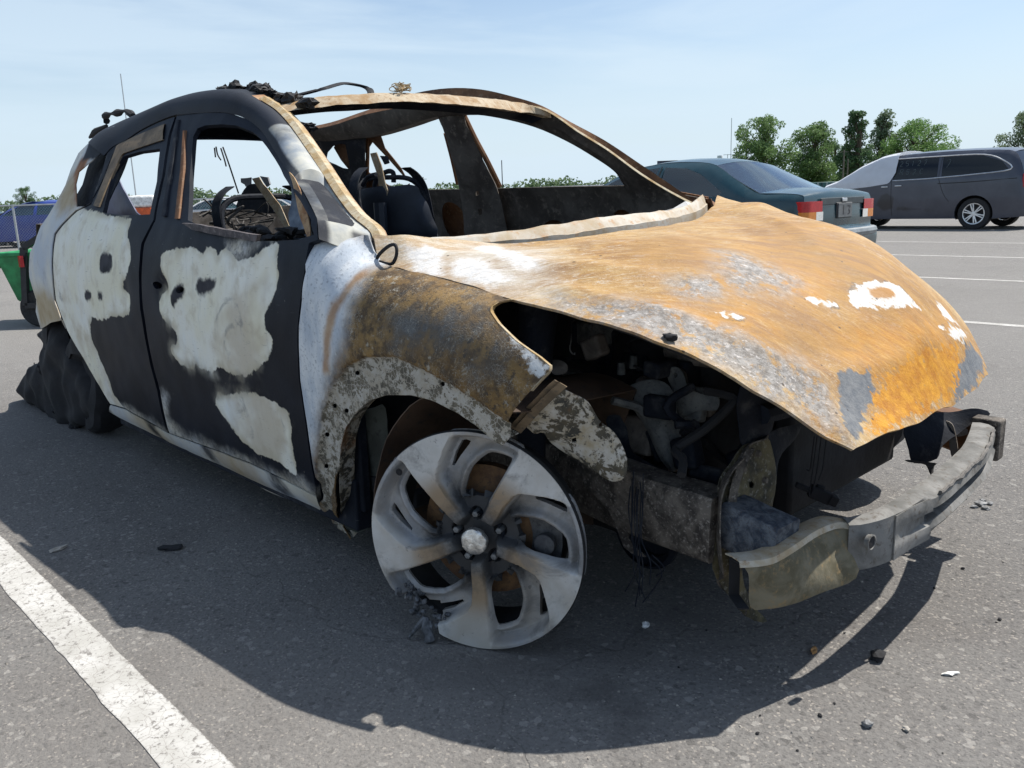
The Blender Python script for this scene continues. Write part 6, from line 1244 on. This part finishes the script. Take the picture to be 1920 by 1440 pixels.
for s in (-.25,.25): MB().tube([b+FX*s,b+FX*s+np.array([0,0,zt-.8])],.05,6).build('leg',M_GALV,e)
b=far(1538,38); e=empty('green_container',tuple(b),'green ribbed container behind the sedan boot','container')
M_CG=plain('container_green',(.03,.12,.11),.5,0,.3,5)
MB().box(b+np.array([0,0,.66]),(1.7,1.2,1.24),Rz).build('box',M_CG,e,bevel=.02)
for i in range(9): MB().box(b+FX*(-.8+.2*i)-BK*.63+np.array([0,0,.66]),(.07,.06,1.2),Rz).build('rib',plain('rib_green%d'%i,(.012,.05,.05) if i%2 else (.22,.27,.26),.5),e)
# --- litter on the asphalt
def scrap(px,py,r,mat,label,cat,seed,flat=(1,1,.5),sub=2,name='scrap'):
    p=at(px,py,Z=0); z=r*flat[2]*.8; o=MB().ico((0,0,0),r,sub,.7,2.2,seed,flat).build(name,mat,smooth=False); o.location=(p[0],p[1],z); o.rotation_euler=(0,0,seed)
    return tag(o,label,cat)
M_STONE=plain('pale_stone',(.38,.35,.31),.9,0,.2,30); M_ASH=plain('ash_grey',(.22,.22,.22),.9,0,.4,50)
scrap(320,1030,.024,M_SOOT,'flat charred scrap on the asphalt beside the sill','scrap',1,(1.5,.7,.3))
scrap(1645,1236,.016,M_SOOT,'charred angular chunk on the edge of the beam shadow','scrap',2,(1.3,.9,.7))
scrap(1626,1362,.009,M_ASH,'grey pebble-like clinker near the end of the shadow','clinker',3,(1,1,.8),name='clinker')
scrap(1781,1265,.010,plain('white_chip',(.66,.65,.62),.6),'oblong white plastic chip on the sunlit asphalt','chip',4,(1.7,.6,.4),name='chip')
scrap(1526,1222,.011,plain('dry_leaf',(.42,.22,.08),.8),'curled orange-brown leaf in the gap of light','leaf',5,(1.2,.7,.5),name='leaf')
scrap(1210,1176,.009,plain('white_fleck',(.6,.6,.6),.6),'tiny white fleck under the frame rail','chip',6,(1,1,.8),name='chip')
scrap(108,1032,.016,M_STONE,'small pale stone in the shade near the white line','stone',8,(1.6,.6,.4),name='stone')
scrap(1700,1370,.007,M_STONE,'pale stone beside the grey clinker','stone',9,(1,.8,.6),name='stone')
for i,(x,y,r) in enumerate([(1838,948,.016),(1848,955,.012),(1826,952,.010),(1856,946,.010),(1842,940,.009)]):
    tag(scrap(x,y,r,M_ASH,'crumb of grey ash in the little heap beyond the beam','ash crumb',20+i,name='ash_crumb'),group='ash crumbs beyond the beam')
for i in range(30):
    x,y=random.uniform(1250,1900),random.uniform(900,1430); bl=i%3<2
    tag(scrap(x,y,random.uniform(.002,.0055),M_SOOT if bl else M_STONE,'black burnt crumb on the asphalt ahead of the wreck' if bl else 'tiny pale stone on the asphalt ahead of the wreck','crumb' if bl else 'stone',40+i,(1.2,.9,.6),1,'crumb' if bl else 'stone'),group='burnt crumbs in front of the wreck' if bl else 'little stones in front of the wreck')
def grit():
    rng=np.random.default_rng(3); m=MB(); T=np.array([(0,0,1),(.9,0,-.3),(-.5,.8,-.3),(-.5,-.8,-.3)],float)
    for i in range(2600):
        x=rng.uniform(-3.5,2.0); y=rng.uniform(-2.2,2.6); s=rng.uniform(.0012,.0042); a=rng.uniform(0,6.3); c,s_=math.cos(a),math.sin(a)
        m.add((T*s*np.array([1,1,.7]))@np.array([[c,-s_,0],[s_,c,0],[0,0,1]]).T+np.array([x,y,s*.2]),[(0,1,2),(0,2,3),(0,3,1),(1,3,2)])
    return tag(m.build('grit',plain('grit_stone',(.26,.24,.21),.9,0,.6,40),smooth=False),'loose grit scattered over the asphalt','grit',kind='stuff')
grit()
print('OBJS',len(bpy.data.objects))
